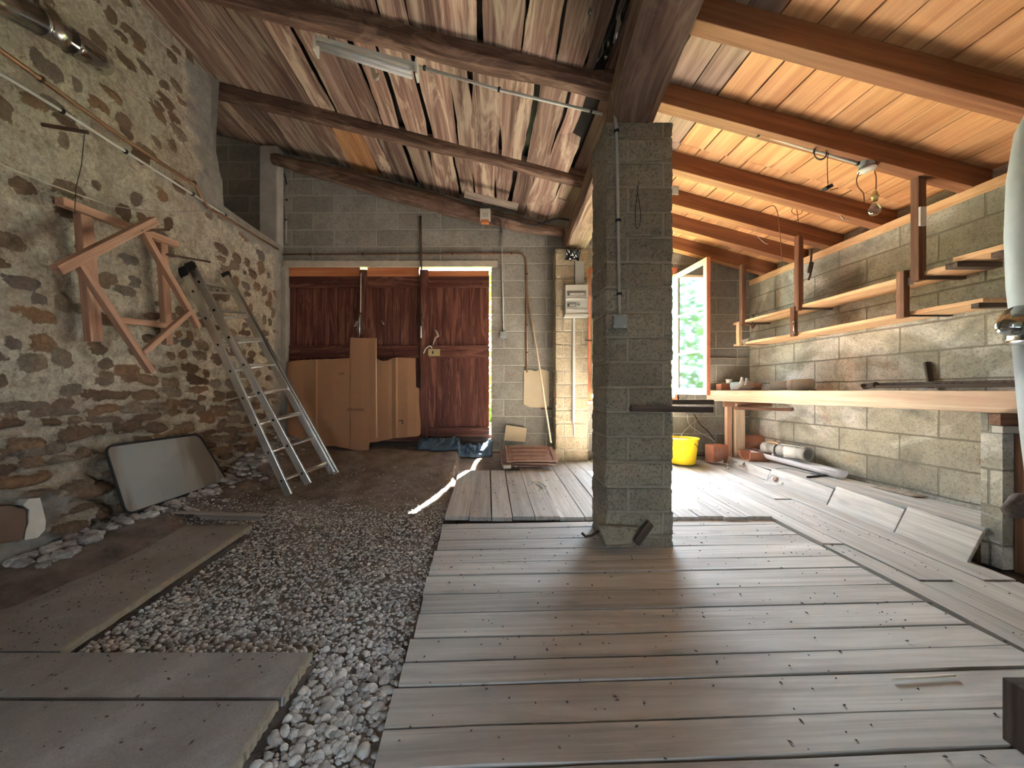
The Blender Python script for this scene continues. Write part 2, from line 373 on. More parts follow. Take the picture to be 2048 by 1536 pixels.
# plank floors
def plank_area(name,label,boards,up,thick=.028,mat='floor'):
    b=MB()
    for (x0,y0,x1,y1,w,dz) in boards:     # centre line and width
        up2=up+dz
        p=Vector((x0,y0,fz(y0,up2)-thick/2)); q=Vector((x1,y1,fz(y1,up2)-thick/2))
        b.bar(p,q,w,thick,(0,-SL,1),n=8,wob=.003)
    return setp(b.build(name,M[mat]),label,kind='structure')
tb=.046
near=[]; y=.35
ws=[.17,.155,.16,.20,.115,.155,.10,.13,.155,.14,.165,.125,.15,.14,.16,.17]
gaps={1:.009,3:.018,5:.014,7:.017,8:.009,10:.011,11:.013,13:.014}
for i,w in enumerate(ws):
    if y+w>2.66: w=2.66-y
    if w<.05: break
    g=gaps.get(i,.006)
    yc=y+w/2
    xl=-.30+random.uniform(-.008,.008)
    near.append((xl,yc-.046*1.15+.03,1.985,yc+.046*1.15+.03-.02,w-g,random.uniform(-.002,.002)))
    y+=w
plank_area('floor_planks_near','',near,0.0)
far=[]; x=-.30; i=0
while x<1.96:
    w=random.uniform(.145,.175); w=min(w,2.0-x)
    y1=3.95+random.uniform(-.01,.01) if x<.2 else 4.42
    far.append((x+w/2,2.70+random.uniform(-.006,.01),x+w/2+random.uniform(-.01,.01),y1,w-random.choice([.004,.005,.009]),random.uniform(-.002,.003))); x+=w
plank_area('floor_planks_far','',far,.022)
rs=[]; x=2.0
for w in (.13,.17,.15,.165):
    yb=random.choice([1.9,2.3,3.1])
    rs.append((x+w/2,.3,x+w/2,yb,w-.007,.002)); rs.append((x+w/2,yb+.008,x+w/2,4.45,w-.006,.008)); x+=w
plank_area('floor_planks_side','',rs,.006)
for n_,l_ in (('floor_planks_near','wide dusty floorboards running crosswise around the pillar'),('floor_planks_far','floorboards running towards the block post and window'),('floor_planks_side','narrow strip of long floorboards beside the raised step')):
    o=bpy.data.objects[n_]; o.name='floor'; setp(o,l_)

# ------------------------------------------------------------------ setting: walls
def wall_grid(name,fn,nu,nv,mat,label): return setp(MB().grid(fn,nu,nv).build(name,mat),label,kind='structure')
# stone wall with real relief
def build_stone():
    stp=.0125; ys=np.arange(.55,4.5501,stp); zs=np.arange(-.05,4.05,stp)
    Y,Z=np.meshgrid(ys,zs,indexing='ij'); shp=Y.shape
    stones=[]
    z=0.0
    while z<4.05:       # coursed rubble
        hgt=random.uniform(.05,.10) if z<1.0 else random.uniform(.07,.14)
        y=.5
        while y<4.6:
            L=random.uniform(.10,.34) if z<1.1 else random.uniform(.09,.24)
            pr=.95 if z<1.0 else (.72 if z<1.45 else .42)
            if y>3.75: pr=max(pr,.72)
            if random.random()<pr:
                k=random.uniform(.55,.98) if z>1.1 else random.uniform(.8,1.0)
                stones.append((y+L/2,z+hgt/2+random.uniform(-.03,.03),L/2*k,hgt/2*k,random.random(),random.uniform(-.12,.12)))
            y+=L
        z+=hgt
    best=np.full(shp,9.); hue=np.zeros(shp)
    nzv=np.array([[noise.noise(Vector((yy*7,zz*9,0)))for zz in zs[::2]] for yy in ys[::2]])
    nz=np.repeat(np.repeat(nzv,2,0),2,1)[:shp[0],:shp[1]]
    nz3v=np.array([[noise.noise(Vector((yy*19,zz*24,3)))for zz in zs[::2]] for yy in ys[::2]])
    nz3=np.repeat(np.repeat(nz3v,2,0),2,1)[:shp[0],:shp[1]]
    nz2v=np.array([[noise.noise(Vector((yy*2,zz*2,7)))for zz in zs[::4]] for yy in ys[::4]])
    nz2=np.repeat(np.repeat(nz2v,4,0),4,1)[:shp[0],:shp[1]]
    for (sy,sz,a,bb,h,tl) in stones:
        i0=max(0,int((sy-a*1.6-ys[0])/stp)); i1=min(len(ys),int((sy+a*1.6-ys[0])/stp)+2)
        j0=max(0,int((sz-bb*2-zs[0])/stp)); j1=min(len(zs),int((sz+bb*2-zs[0])/stp)+2)
        if i1<=i0 or j1<=j0: continue
        dy=Y[i0:i1,j0:j1]-sy; dz=Z[i0:i1,j0:j1]-sz-tl*dy
        d=(np.abs(dy/a)**2.6+np.abs(dz/bb)**2.6)**(1/2.6)+nz[i0:i1,j0:j1]*.5+nz3[i0:i1,j0:j1]*.35
        sub=best[i0:i1,j0:j1]; m=d<sub; sub[m]=d[m]; hue[i0:i1,j0:j1][m]=h
    st=np.clip(1.5-best,0,1)          # 0.5 at the stone's edge
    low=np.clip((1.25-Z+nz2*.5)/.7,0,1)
    prof=np.clip((1.0-best)*3,-1,1)
    X=-2.42+.018*prof*(.6+.9*low)-.02*low*(best>1.05)+.03*nz2+.010*nz
    X+=.06*np.clip((.75-Z)/.7,0,1)-.10*np.clip((Z-2.85)/.6,0,1)
    cement=np.clip((Y-3.22+nz*.12)/.05,0,1)*np.clip((Z-2.55+nz*.1)/.05,0,1)
    cement=np.maximum(cement,np.clip((Y-4.36+nz*.05)/.04,0,1)*.8)
    cement=np.maximum(cement,np.clip((.52-Z+nz*.1)/.05,0,1)*np.clip((2.2-Y+nz*.2)/.05,0,1))
    X=X*(1-cement)+cement*(-2.405+.01*nz-.10*np.clip((Z-2.85)/.6,0,1))
    V=np.stack([X,Y,Z],-1).reshape(-1,3)
    nu,nv=shp; idx=np.arange(nu*nv).reshape(nu,nv)
    keep=~((Y[:-1,:-1]>3.5)&(Z[:-1,:-1]>2.72))
    q=np.stack([idx[:-1,:-1],idx[1:,:-1],idx[1:,1:],idx[:-1,1:]],-1)[keep]
    me=bpy.data.meshes.new('wall_left'); me.vertices.add(len(V)); me.vertices.foreach_set('co',V.astype(np.float32).ravel())
    me.loops.add(q.size); me.loops.foreach_set('vertex_index',q.ravel().astype(np.int32))
    me.polygons.add(len(q)); me.polygons.foreach_set('loop_start',np.arange(len(q),dtype=np.int32)*4); 
    me.update(calc_edges=True); me.validate()
    me.polygons.foreach_set('use_smooth',[True]*len(me.polygons))
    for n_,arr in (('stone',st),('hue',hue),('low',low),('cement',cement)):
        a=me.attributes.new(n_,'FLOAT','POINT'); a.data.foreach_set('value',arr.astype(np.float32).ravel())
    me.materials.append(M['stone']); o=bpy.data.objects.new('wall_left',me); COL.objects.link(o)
    return setp(o,'rough rubble stone wall in cream lime mortar',kind='structure')
build_stone()
# rest of the left wall: stretch behind camera, ledge of the niche, niche walls
b=MB(); b.box((-3.2,-1.7,-.1),(-2.44,.6,4.3)); b.box((-3.2,.5,-.1),(-2.56,4.6,2.68)); b.box((-3.2,.5,2.6),(-2.62,3.42,4.3))
b.add([(-2.40,3.5,2.72),(-2.40,4.55,2.72),(-3.2,4.55,2.72),(-3.2,3.5,2.72)],[(0,1,2,3)])
b.add([(-2.50,3.5,2.7),(-3.2,3.5,2.7),(-3.2,3.5,4.1),(-2.415,3.5,4.1)],[(0,1,2,3)])
b.add([(-3.2,3.4,2.6),(-3.2,4.6,2.6),(-3.2,4.6,4.3),(-3.2,3.4,4.3)],[(0,1,2,3)])
setp(b.build('wall_left',M['plaster']),'cement faced wall core behind the rubble with a deep niche',kind='structure')
# back wall with door and window openings (inner face y = 4.55)
YB=4.55; TH=.10
DX0,DX1,DZ1=-2.35,.05,2.50
WX0,WX1,WZ0,WZ1=1.20,2.24,.93,2.46
b=MB()
def bw(x0,x1,z0,z1): b.box((x0,YB,z0),(x1,YB+TH,z1))
bw(-3.25,DX0,-.1,4.35); bw(DX0,DX1,DZ1+.07,4.35); b.poly([(DX1,YB,-.1),(WX0,YB,-.1),(WX0,YB+TH,-.1),(DX1+.05,YB+TH,-.1)],(0,0,4.1)); bw(WX0,WX1,-.1,WZ0); bw(WX0,WX1,WZ1,3.6); bw(WX1,3.3,-.1,3.3)
setp(b.build('wall_back',M['block_back']),'grey concrete block wall with barn doors and window',kind='structure')
b=MB(); b.box((-2.48,YB-.012,2.50),(.12,YB+TH,2.575))
setp(b.build('trim_1',M['lintel'],bevel=.006),'pale concrete lintel edge above the doors',kind='structure')
b=MB(); b.box((-2.62,YB-.13,2.72),(-2.40,YB+.01,3.86)); setp(b.build('trim_2',M['plaster'],bevel=.02),'rendered pier at the top left corner',kind='structure')
b=MB(); b.box((-2.47,YB-.05,.2),(-2.345,YB+.02,2.5)); setp(b.build('trim_3',M['concrete'],bevel=.012),'rough cement jamb left of the barn doors',kind='structure')
# right wall
b=MB(); b.box((3.09,-1.7,-.1),(3.29,4.65,2.275)); b.box((3.2,-1.7,2.275),(3.29,4.65,2.46)); setp(b.build('wall_right',M['block_right']),'stained concrete block wall behind the workbench',kind='structure')
b=MB(); b.bar((3.17,-1.7,2.307),(3.17,4.55,2.307),.17,.065); setp(b.build('trim_4',M['shelf']),'wooden wall plate along the top of the right wall',kind='structure')
# unseen rear wall; its slit is added to let in fill light
b=MB()
def rw(x0,x1,z0,z1): b.box((x0,-1.8,z0),(x1,-1.7,z1))
RX0,RX1,RZ=-.30,-.12,1.6
rw(-3.25,RX0,-.1,4.4); rw(RX1,3.3,-.1,3.6); rw(RX0,RX1,RZ,4.0)
o=b.build('wall_rear',plain('pale_bounce_wall',(.74,.71,.64),.95)); setp(o,'unseen rear wall, pale for bounce light, with an added light slit',kind='structure')  # pale colour chosen to bounce light back into the room

# ------------------------------------------------------------------ setting: roof
b=MB()
eps=0
def roofpoly(x0,x1,up,th,ye):
    cf=(lambda x: 3.03+.262*(.75-x)) if x0<0 else (lambda x: 2.475+.27*(3.09-x))
    b.poly([(x0,-1.9,cf(x0)+up),(x1,-1.9,cf(x1)+up),(x1,ye,cf(x1)+up),(x0,ye,cf(x0)+up)],(0,0,th))
roofpoly(-3.35,.76,.05,.09,5.35); roofpoly(.74,3.4,.05,.04,4.75)  # left half extended past the wall, unseen, to block sun above the doors
setp(b.build('ceiling',M['underlay']),'black roofing plastic showing between the roof boards',kind='structure')
def roof_board(b,x,w,y0,y1,live,th=.022,lift=0,rnd=None):
    n=max(4,int((y1-y0)/.07)); vs=[];gr=[];fs=[]; sd=random.uniform(0,200); am=.016 if live else .0015
    skew=random.uniform(-.02,.02) if live else 0
    for i in range(n+1):
        t=i/n; yy=y0+(y1-y0)*t
        a=x+skew*(t-.5)+am*2*noise.noise(Vector((sd+yy*1.7,0,0)))+am*.5*noise.noise(Vector((sd+yy*7,3,0)))
        c=x+w+skew*(t-.5)+am*2*noise.noise(Vector((sd+yy*1.7,9,0)))+am*.5*noise.noise(Vector((sd+yy*7,13,0)))
        sag=.006*noise.noise(Vector((sd,yy*1.2,2))) if live else 0
        for (xx,zz) in ((a,0),(c,0),(c,th),(a,th)):
            vs.append(Vector((xx,yy,ceil(xx)+zz+sag+lift))); gr.append((yy,xx-x,zz))
    for i in range(n):
        for j in range(4): k=(j+1)%4; fs.append((i*4+j,i*4+k,(i+1)*4+k,(i+1)*4+j))
    fs.append((3,2,1,0)); fs.append((n*4,n*4+1,n*4+2,n*4+3))
    b.add(vs,fs,gr,rnd)
old=MB(); pine=MB(); grey=MB()
rows=[(-1.7,1.0),(1.0,2.50),(2.50,3.58),(3.58,4.56)]
for (y0,y1) in rows:
    x=-3.25
    while x<.72:
        w=random.uniform(.13,.25); gap=random.choice([.004,.008,.012,.03,.045]) if x>-1.6 else random.choice([.002,.004,.008])
        tgt=old
        if y0==3.58 and -1.62<x<-1.30: tgt=pine; gap=.004; w=.15
        roof_board(tgt,x,min(w,.95-x),y0+random.uniform(-.02,.0),y1+random.uniform(0,.03),True,lift=random.uniform(-.001,.003)); x+=w+gap
rows=[(-1.7,1.3),(1.3,2.92),(2.92,4.6)]
for (y0,y1) in rows:
    x=.80; 
    while x<3.25:
        w=random.uniform(.14,.185) if y0>1 else random.uniform(.2,.26)
        tgt=grey if x<1.3 else pine
        roof_board(tgt,x,w,y0,y1+.005,False,lift=random.uniform(-.001,.002)); x+=w+random.choice([.005,.007,.010])
setp(old.build('ceiling',M['roof_old']),'weathered live-edge roof boards over the left half',kind='structure')
setp(pine.build('ceiling',M['roof_pine']),'orange pine roof boards over the right half',kind='structure')
setp(grey.build('ceiling',M['roof_grey']),'greyed roof boards beside the main beam',kind='structure')
b=MB()
for (x,y,s) in ((.58,1.9,.05),(.70,2.15,.045),(.47,1.75,.03)):
    b.grid(lambda u,v,x=x,y=y,s=s: Vector((x+(u-.5)*s*1.6,y+(v-.5)*.7,ceil(x)+.012+.018*noise.noise(Vector((u*3,v*9,x*9))))),8,30)
b.grid(lambda u,v: Vector((1.30+(u-.5)*.14,1.60+(v-.5)*.34,ceil(1.3)-.012+.04*noise.noise(Vector((u*3,v*5,3))))),12,24)
setp(b.build('ceiling',M['plastic_film']),'crumpled shiny black plastic bulging between the boards',kind='structure')

# rafters
RG='sawn rafters of the right roof half'
def rafter(label,yr,x0,x1,w=.085,d=.135,mat='rafter',name='rafter',wob=.0,n=1,cut=.0,group=RG,drop=0,chamf=0):
    y=yr-w/2; x0_=x0; x1_=x1
    p=Vector((x0,y,ceil(x0)-d/2-.002-drop)); q=Vector((x1,y,ceil(x1)-d/2-.002-drop))
    bb=MB(); bb.bar(p,q,w,d,(0,0,1),n=n,wob=wob,chamf=chamf)
    o=bb.build(name,M[mat],bevel=.004); return setp(o,label,'rafter',group)
rafter('reddish sawn rafter nearest the camera on the right roof half',2.0,.98,3.2)
rafter('sawn rafter on the right carrying the white conduit and bulb',2.53,1.0,3.2)
rafter('sawn rafter third from the camera, first one behind the hanging bulb',3.10,.98,3.2)
rafter('sawn rafter fourth from the camera on the right roof half',3.55,1.03,3.2)
rafter('sawn rafter second from the window wall on the right',3.93,1.03,3.2)
rafter('sawn rafter closest to the window wall on the right',4.35,1.03,3.2)
LG='old timbers under the left roof half'
rafter('thick rough log rafter with the strip light and conduit',2.56,-2.55,.95,.13,.15,'log','rafter',.02,40,group=LG,chamf=.22)
rafter('straight dark rafter in the middle of the left roof half',3.63,-2.55,1.02,.10,.12,'log','rafter',.008,20,group=LG,chamf=.1)
# wavy log over the doors
pts=[U(545,318,4.42),U(650,345,4.42),U(790,385,4.42),U(900,414,4.42),U(1024,446,4.42),U(1128,466,4.42)]
cp=catmull(pts,8); rr=[.045+.045*math.sin(math.pi*min(1,i/len(cp)*.95+.05))+.012*noise.noise(Vector((i*.5,0,0))) for i in range(len(cp))]
b=MB(); vs=[];fs=[];gr=[]; n=12
for i,p in enumerate(cp):
    for j in range(n):
        an=2*math.pi*j/n; r=rr[i]*(1+.18*noise.noise(Vector((i*.35,j*1.1,5))))
        vs.append(p+Vector((0,math.cos(an)*r,math.sin(an)*r*1.15))); gr.append((i*.1,math.cos(an)*.06,math.sin(an)*.06))
for i in range(len(cp)-1):
    for j in range(n): k=(j+1)%n; fs.append((i*n+j,i*n+k,(i+1)*n+k,(i+1)*n+j))
fs.append(tuple(reversed(range(n)))); fs.append(tuple((len(cp)-1)*n+j for j in range(n)))
b.add(vs,fs,gr,.5,True); setp(b.build('log_beam',M['log']),'wavy rough log lying against the wall above the barn doors','beam')
# main beam in two lengths
b=MB(); b.bar((.60,.2,2.77),(.885,2.45,2.76),.25,.25,(0,0,1),n=24,wob=.02,chamf=.12); setp(b.build('main_beam',M['beam']),'heavy grey-brown beam running from the pillar top towards the camera','beam')
b=MB(); b.bar((.90,2.47,2.75),(1.005,4.50,2.75),.24,.22,(0,0,1),n=20,wob=.012,chamf=.1); setp(b.build('main_beam',M['beam']),'heavy beam running from the pillar back to the sandy block post','beam')

# ------------------------------------------------------------------ pillar and post
def block_pillar(name,label,x0,x1,y0,y1,z0,z1,mat,course=.148,amp=.006,res=.012,off=.11,joint=.006):
    b=MB()
    def disp(u,z,s):
        m=((z+off)/course)%1.0; jd=min(m,1-m)*course
        k=-joint*(1-min(1,jd/.012))
        return k+amp*noise.noise(Vector((u*28,z*28,s)))+amp*.6*noise.noise(Vector((u*70,z*70,s)))+amp*1.6*noise.noise(Vector((u*6,int((z+off)/course)*3.7,s)))
    nz=int((z1-z0)/res)
    def face(ax,pos,a0,a1,sgn,s):
        nu=max(4,int((a1-a0)/res))
        def fn(u,v):
            a=a0+(a1-a0)*u; z=z0+(z1-z0)*v; e=min(u,1-u)*(a1-a0); d=disp(a,z,s)*min(1,1) ; rd=0
            dd=disp(0,z,77)-.003
            # pull rim vertices to a shared ragged corner line
            if e<1e-6:
                ca=a+(dd if u>.5 else -dd); return Vector((ca,pos+sgn*dd,z)) if ax==1 else Vector((pos+sgn*dd,ca,z))
            return Vector((a,pos+sgn*d,z)) if ax==1 else Vector((pos+sgn*d,a,z))
        b.grid(fn,nu,nz,False)
    face(1,y0,x0,x1,-1,1); face(1,y1,x0,x1,1,2); face(0,x0,y0,y1,-1,3); face(0,x1,y0,y1,1,4)
    b.add([(x0,y0,z1),(x1,y0,z1),(x1,y1,z1),(x0,y1,z1)],[(0,1,2,3)])
    return setp(b.build(name,mat),label,'pillar')
block_pillar('block_pillar','tall rough concrete block pillar standing alone on the floorboards',.705,1.10,2.29,2.60,.115,2.637,M['block_pillar'])
block_pillar('block_post','sandy block post at the back wall carrying the fuse box',.765,1.13,4.33,4.60,.20,2.63,M['block_post'],res=.016,amp=.005,off=.06)

def text_mesh(name,s,size,mat,parent,loc,rot=(math.pi/2,0,0),depth=.0004):
    cu=bpy.data.curves.new('t','FONT'); cu.body=s; cu.size=size; cu.extrude=depth; cu.align_x='CENTER'; cu.align_y='CENTER'
    o=bpy.data.objects.new('t',cu); COL.objects.link(o)
    dg=bpy.context.evaluated_depsgraph_get(); me=bpy.data.meshes.new_from_object(o.evaluated_get(dg))
    bpy.data.objects.remove(o); me.materials.clear(); me.materials.append(mat)
    r=bpy.data.objects.new(name,me); COL.objects.link(r); r.rotation_euler=rot; r.location=loc
    if parent is not None: r.parent=parent; r.location=Vector(loc)-parent.location
    return r

# ------------------------------------------------------------------ barn doors
YD=4.575
def zpy(py,y): return H-(py-CY)/F*y
def xpx(px,y): return (px-CX)/F*y
def leaf(n,px0,px1,zb,label,lath=True,x1=None):
    x0=xpx(px0,YD); x1=xpx(px1,YD) if x1 is None else x1; zt=2.425
    t=thing('door_%d'%n,label,None,((x0+x1)/2,YD,zb),kind='structure')
    b=MB(); x=x0; k=0
    while x<x1-.02:
        w=min(.098,x1-x); b.box((x,YD+.016,zb),(x+w-.004,YD+.036,zt),2,rnd=.3+.4*random.random()); x+=w
    b.box((x0,YD+.03,zb),(x1,YD+.038,zt),2,.1)
    b.build('door_panel',M['door'],t,bevel=.002)
    for (za,zc,nm) in ((zpy(575,YD),zpy(553,YD),'top_rail'),(zpy(716,YD),zpy(691,YD),'middle_rail'),(zb,zb+.11,'bottom_rail')):
        b=MB(); b.box((x0,YD-.008,za),(x1,YD+.015,zc),0,.5); 
        b.build(nm,M['door'],t,bevel=.003)
    b=MB(); b.box((x0+.0,YD-.006,zpy(554,YD)),(x1-.005,YD+.012,zpy(533,YD) if lath else zpy(541.5,YD)),0,.6); setp(b.build('top_lath',M['lath'],t,bevel=.002),'bright orange lath')
    b=MB(); 
    for i in range(5): b.lathe((x0+.08+i*(x1-x0-.16)/4,YD-.0085,zpy(566,YD)),[(.006,0),(.004,-.004),(.0,-.005)],8,(0,1,0))
    b.build('nail_heads',M['galv'],t)
    return t
d1=leaf(1,575.5,721,.44,'left leaf of the dark red boarded barn doors')
d2=leaf(2,735,839,.44,'middle leaf of the dark red boarded barn doors')
d3=leaf(3,857,980,.50,'right leaf of the barn doors with the brass lock plate',False,x1=.020)
for (a,b_,n_,l_) in ((721,735,5,'upright between the left and middle door leaves'),(840,857,6,'upright between the middle and right door leaves')):
    b=MB(); b.box((xpx(a,YD),YD-.03,.40),(xpx(b_,YD),YD+.045,2.47),2,.4); b.box((xpx(a,YD)-.04,YD+.04,.40),(xpx(b_,YD)+.04,YD+.06,2.44),2,.4); setp(b.build('trim_%d'%n_,M['door'],bevel=.004),l_,kind='structure')  # wider box added behind each upright to stop stray sun
b=MB(); b.box((-2.42,YD+.0,.2),(.05,YD+.07,.47),0); b.box((-.74,YD+.04,.4),(.05,YD+.06,.515),0); setp(b.build('trim_7',M['darkwood']),'dark sill added under the barn doors to block daylight',kind='structure')  # sill added to keep daylight from leaking under the leaves
b=MB(); b.box((.045,YD-.02,.45),(.051,YD-.005,2.48),2); setp(b.build('trim_8',M['lath']),'pinkish lath lining the bright gap right of the doors',kind='structure')
# lock, handle, brace, bolt
b=MB(); b.box((xpx(853,4.56),4.552,zpy(712,4.56)),(xpx(880,4.56),4.567,zpy(698,4.56))); b.build('lock_plate',M['brasslock'],d3,bevel=.002)
b=MB(); b.box((xpx(864,4.55),4.549,zpy(708,4.56)),(xpx(867,4.55),4.553,zpy(702,4.56))); b.build('keyhole',M['black'],d3)
b=MB(); b.tube(catmull([U(847,707,4.54),U(852,697,4.52),U(860,692,4.51),U(864,696,4.53)]),.006); setp(b.build('door_handle',M['pvc'],d3),'pale hooked handle')
b=MB(); b.tube([U(864,655,4.56),U(873,663,4.55),U(876,672,4.55),U(870,676,4.56),U(866,690,4.565)],.012,radii=[.004,.012,.016,.012,.004]); b.build('rag_scrap',M['greywood'],d3)
b=MB(); b.tube([U(961,590,4.56),U(868,880,4.56)],.0025,6); b.build('brace_wire',M['iron'],d3)
b=MB(); b.tube([U(735,562,4.56),U(762,638,4.56)],.0025,6); b.tube([U(768,648,4.56),U(790,716,4.56)],.0025,6); b.build('brace_wire',M['iron'],d2)
b=MB(); b.tube([U(762,638,4.555),U(768,650,4.555)],.008,8); setp(b.build('turnbuckle',M['galv'],d2),'pale turnbuckle')
for (px,w,d) in ((587,8,d1),(613,5,d1),(695,14,d1),(833,6,d2),(925,10,d3)):
    b=MB(); b.grid(lambda u,v: U(px+(u-.5)*w,570+(v-.5)*6+random.uniform(-1,1),YD+.0145),4,3); setp(b.build('paint_splash',M['panel'],d),'white splash')
b=MB(); b.tube([U(843,530,4.53),U(843,628,4.53)],.008); b.tube([U(842,650,4.53),U(842,780,4.53)],.008); b.tube([U(843,628,4.53),U(842,652,4.53)],.013)
bo=setp(b.build('door_bolt',M['iron']),'long rusty vertical bolt on the upright beside the brass lock','bolt')
b=MB(); b.tube([U(842,652,4.525),U(842,676,4.525)],.010); setp(b.build('grip',M['pvc'],bo),'worn white grip')
b=MB(); b.tube([U(838,641,4.53),U(847,641,4.53)],.014); b.build('bolt_guide',M['iron'],bo); b=MB(); b.tube([U(838,762,4.53),U(849,762,4.53)],.007); b.build('bolt_guide',M['iron'],bo)
# white pipe and wires between leaf 1 and 2
b=MB(); b.tube([U(722,546,4.50),U(721,625,4.50)],.007); b.build('white_bar_tmp',M['pvc']).name='door_rod'; setp(bpy.data.objects['door_rod'],'thin white rod hanging on the upright above the cardboard tab','rod')
b=MB()
for i in range(14):
    a=random.uniform(-1,1); L=random.uniform(10,45)
    b.tube(catmull([U(720+a*2,627,4.48),U(720+a*6,640+L*.2,4.46),U(719+a*13,640+L*.6,4.45),U(719+a*random.uniform(2,22),628+L,4.47)],5),.0016,5)
b.tube([U(720,626,4.48),U(719,640,4.47),U(719,674,4.47)],.009,8,radii=[.004,.012,.006])
setp(b.build('wire_tangle',M['galv']),'tangled bundle of grey wire ends above the cardboard','wire')

# cardboard
cols=[(574,724,866,.0),(583,722,878,.02),(607,720,889,.0),(632,719,893,.03),(635,719,893,.0),(664,718,892,.01),(699,716,898,.0),(701,675,899,.012),(722,676,902,.02),(737,676,904,.012),(739,676,885,.012),(751,676,884,.03),(753,717,884,.0),(765,722,881,.01),(776,721,879,.01),(784,716,877,.0),(792,715,876,.03),(795,715,876,.0),(815,715,874,.01),(831,716,873,.0),(832,774,873,.0),(838,777,871,-.01),(841,850,868,-.02)]
b=MB(); vs=[];fs=[];nr=10
for (px,t0,b0,off) in cols:
    for k in range(nr+1):
        v=k/nr; py=t0+(b0-t0)*v; v2=(py-675)/(900-675)
        yy=4.505-.02*off/.03*.6-.17*max(0,v2)**3.0-.02*v2+.006*noise.noise(Vector((px*.02,py*.02,0)))
        vs.append(U(px,py,yy))
for i in range(len(cols)-1):
    for k in range(nr): a=i*(nr+1)+k; fs.append((a,a+1,a+nr+2,a+nr+1))
b.add(vs,fs,None,.5,False)
cb=setp(b.build('cardboard_sheet',M['card'],solid=.005),'large torn brown cardboard sheet with a tall tab leaning on the barn doors','cardboard')
def ctext(s,px,py,size,yy,rot):
    text_mesh('printed_text',s,size,M['ink'],cb,U(px,py,yy),rot)
ctext('SVR',683,748,.042,4.478,(math.pi/2,0,0))
ctext('MANDELF',711,819,.045,4.434,(math.pi/2,math.pi,0))
b=MB(); b.box(tuple(U(798,842,4.36)),tuple(U(806,840,4.358))); b.box(tuple(U(804,848,4.345)),tuple(U(806,841,4.343))); b.build('printed_mark',M['ink'],cb)
b=MB(); b.grid(lambda u,v: U(752,676,4.472)+(U(753.5,876,4.34)-U(752,676,4.472))*v+Vector((.008*u,-.007*math.sin(u*3.14)-.012*math.sin(v*3.14)**.7,0)),3,12)
setp(b.build('corrugated_edge',M['creamboard'],cb),'pale folded crease edge')

# blue cloth
b=MB()
def cl(u,v):
    x=xpx(838,4.35)+(xpx(984,4.45)-xpx(838,4.35))*u; y=4.22+.06*u+.31*v
    n=noise.noise(Vector((u*8,v*3,1)))+.6*noise.noise(Vector((u*19,v*7,4)))
    w=math.sin(v*3.14)**.5
    return Vector((x+.02*n,y+.03*noise.noise(Vector((u*12,v*5,9))),gz(x,4.3)+.012+w*(.05+.06*abs(n)+.07*v+.09*ss(.75,1.,u)*v)))
b.grid(cl,90,26); setp(b.build('tarpaulin',M['bluecloth'],solid=.003),'crumpled blue tarpaulin stuffed under the right barn door leaf','tarpaulin')

# ------------------------------------------------------------------ window
win=thing('window_1','window with a casement standing open into the room',None,(1.72,YB,WZ0),kind='structure')
b=MB()
b.box((WX0-.03,YB-.012,WZ0-.0),(WX0+.03,YB+.09,WZ1),2); b.box((WX1-.03,YB+.0,WZ0),(WX1+.02,YB+.04,WZ1),2)
b.box((WX0,YB-.01,WZ1-.05),(WX1,YB+.09,WZ1+.03),0); b.box((WX0,YB-.01,WZ0-.01),(WX1,YB+.09,WZ0+.03),0)
b.build('window_frame',M['redpaint'],win,bevel=.004)
b=MB(); b.box((WX1-.022,YB+.045,WZ0),(WX1+.0,YB+.10,WZ1),2); setp(b.build('jamb_lining',M['greenpaint'],win),'green painted lining')
b=MB(); b.box((WX0-.05,YB-.10,WZ0-.045),(WX1+.05,YB+.04,WZ0-.012)); b.build('window_sill',M['lintel'],win,bevel=.004)
def casement(hx,ang,label,zs):
    hinge=Vector((hx,YB-.02,0)); L=.60
    d=Vector((math.sin(ang),-math.cos(ang),0)); nrm=Vector((d.y,-d.x,0)); z0,z1=1.00,2.405
    def q(t,z,o=0): return hinge+d*t+nrm*o+Vector((0,0,z))
    b=MB()
    for (t0,t1,za,zc) in ((0,.055,z0,z1),(L-.055,L,z0,z1)): b.bar(q((t0+t1)/2,za),q((t0+t1)/2,zc),.055,.035,up=nrm)
    for za,zc in ((z0,z0+.07),(z1-.055,z1)): b.bar(q(.055,(za+zc)/2),q(L-.055,(za+zc)/2),.035,zc-za)
    for z in zs: b.bar(q(.055,z),q(L-.055,z),.03,.024)
    cs=b.build('casement',M['creampaint'],win,bevel=.003)
    b=MB(); b.bar(q(L+.004,z0),q(L+.004,z1),.010,.036,up=nrm); setp(b.build('casement_edge',M['redpaint'],cs),'brown painted edge')
    edges=[z0+.07]+sorted(zs)+[z1-.055]
    for a,c in zip(edges,edges[1:]):
        b=MB(); b.bar(q(.05,(a+c)/2),q(L-.05,(a+c)/2),.003,c-a-.004); b.build('pane',M['glass'],cs)
    b=MB()
    for z in (z0+.2,z1-.2): b.tube([q(0,z-.04),q(0,z+.04)],.009)
    b.build('hinge',M['iron'],cs)
casement(2.215,math.radians(3),'',[1.46,1.90])
casement(1.225,math.radians(-2),'',[1.46,1.90])

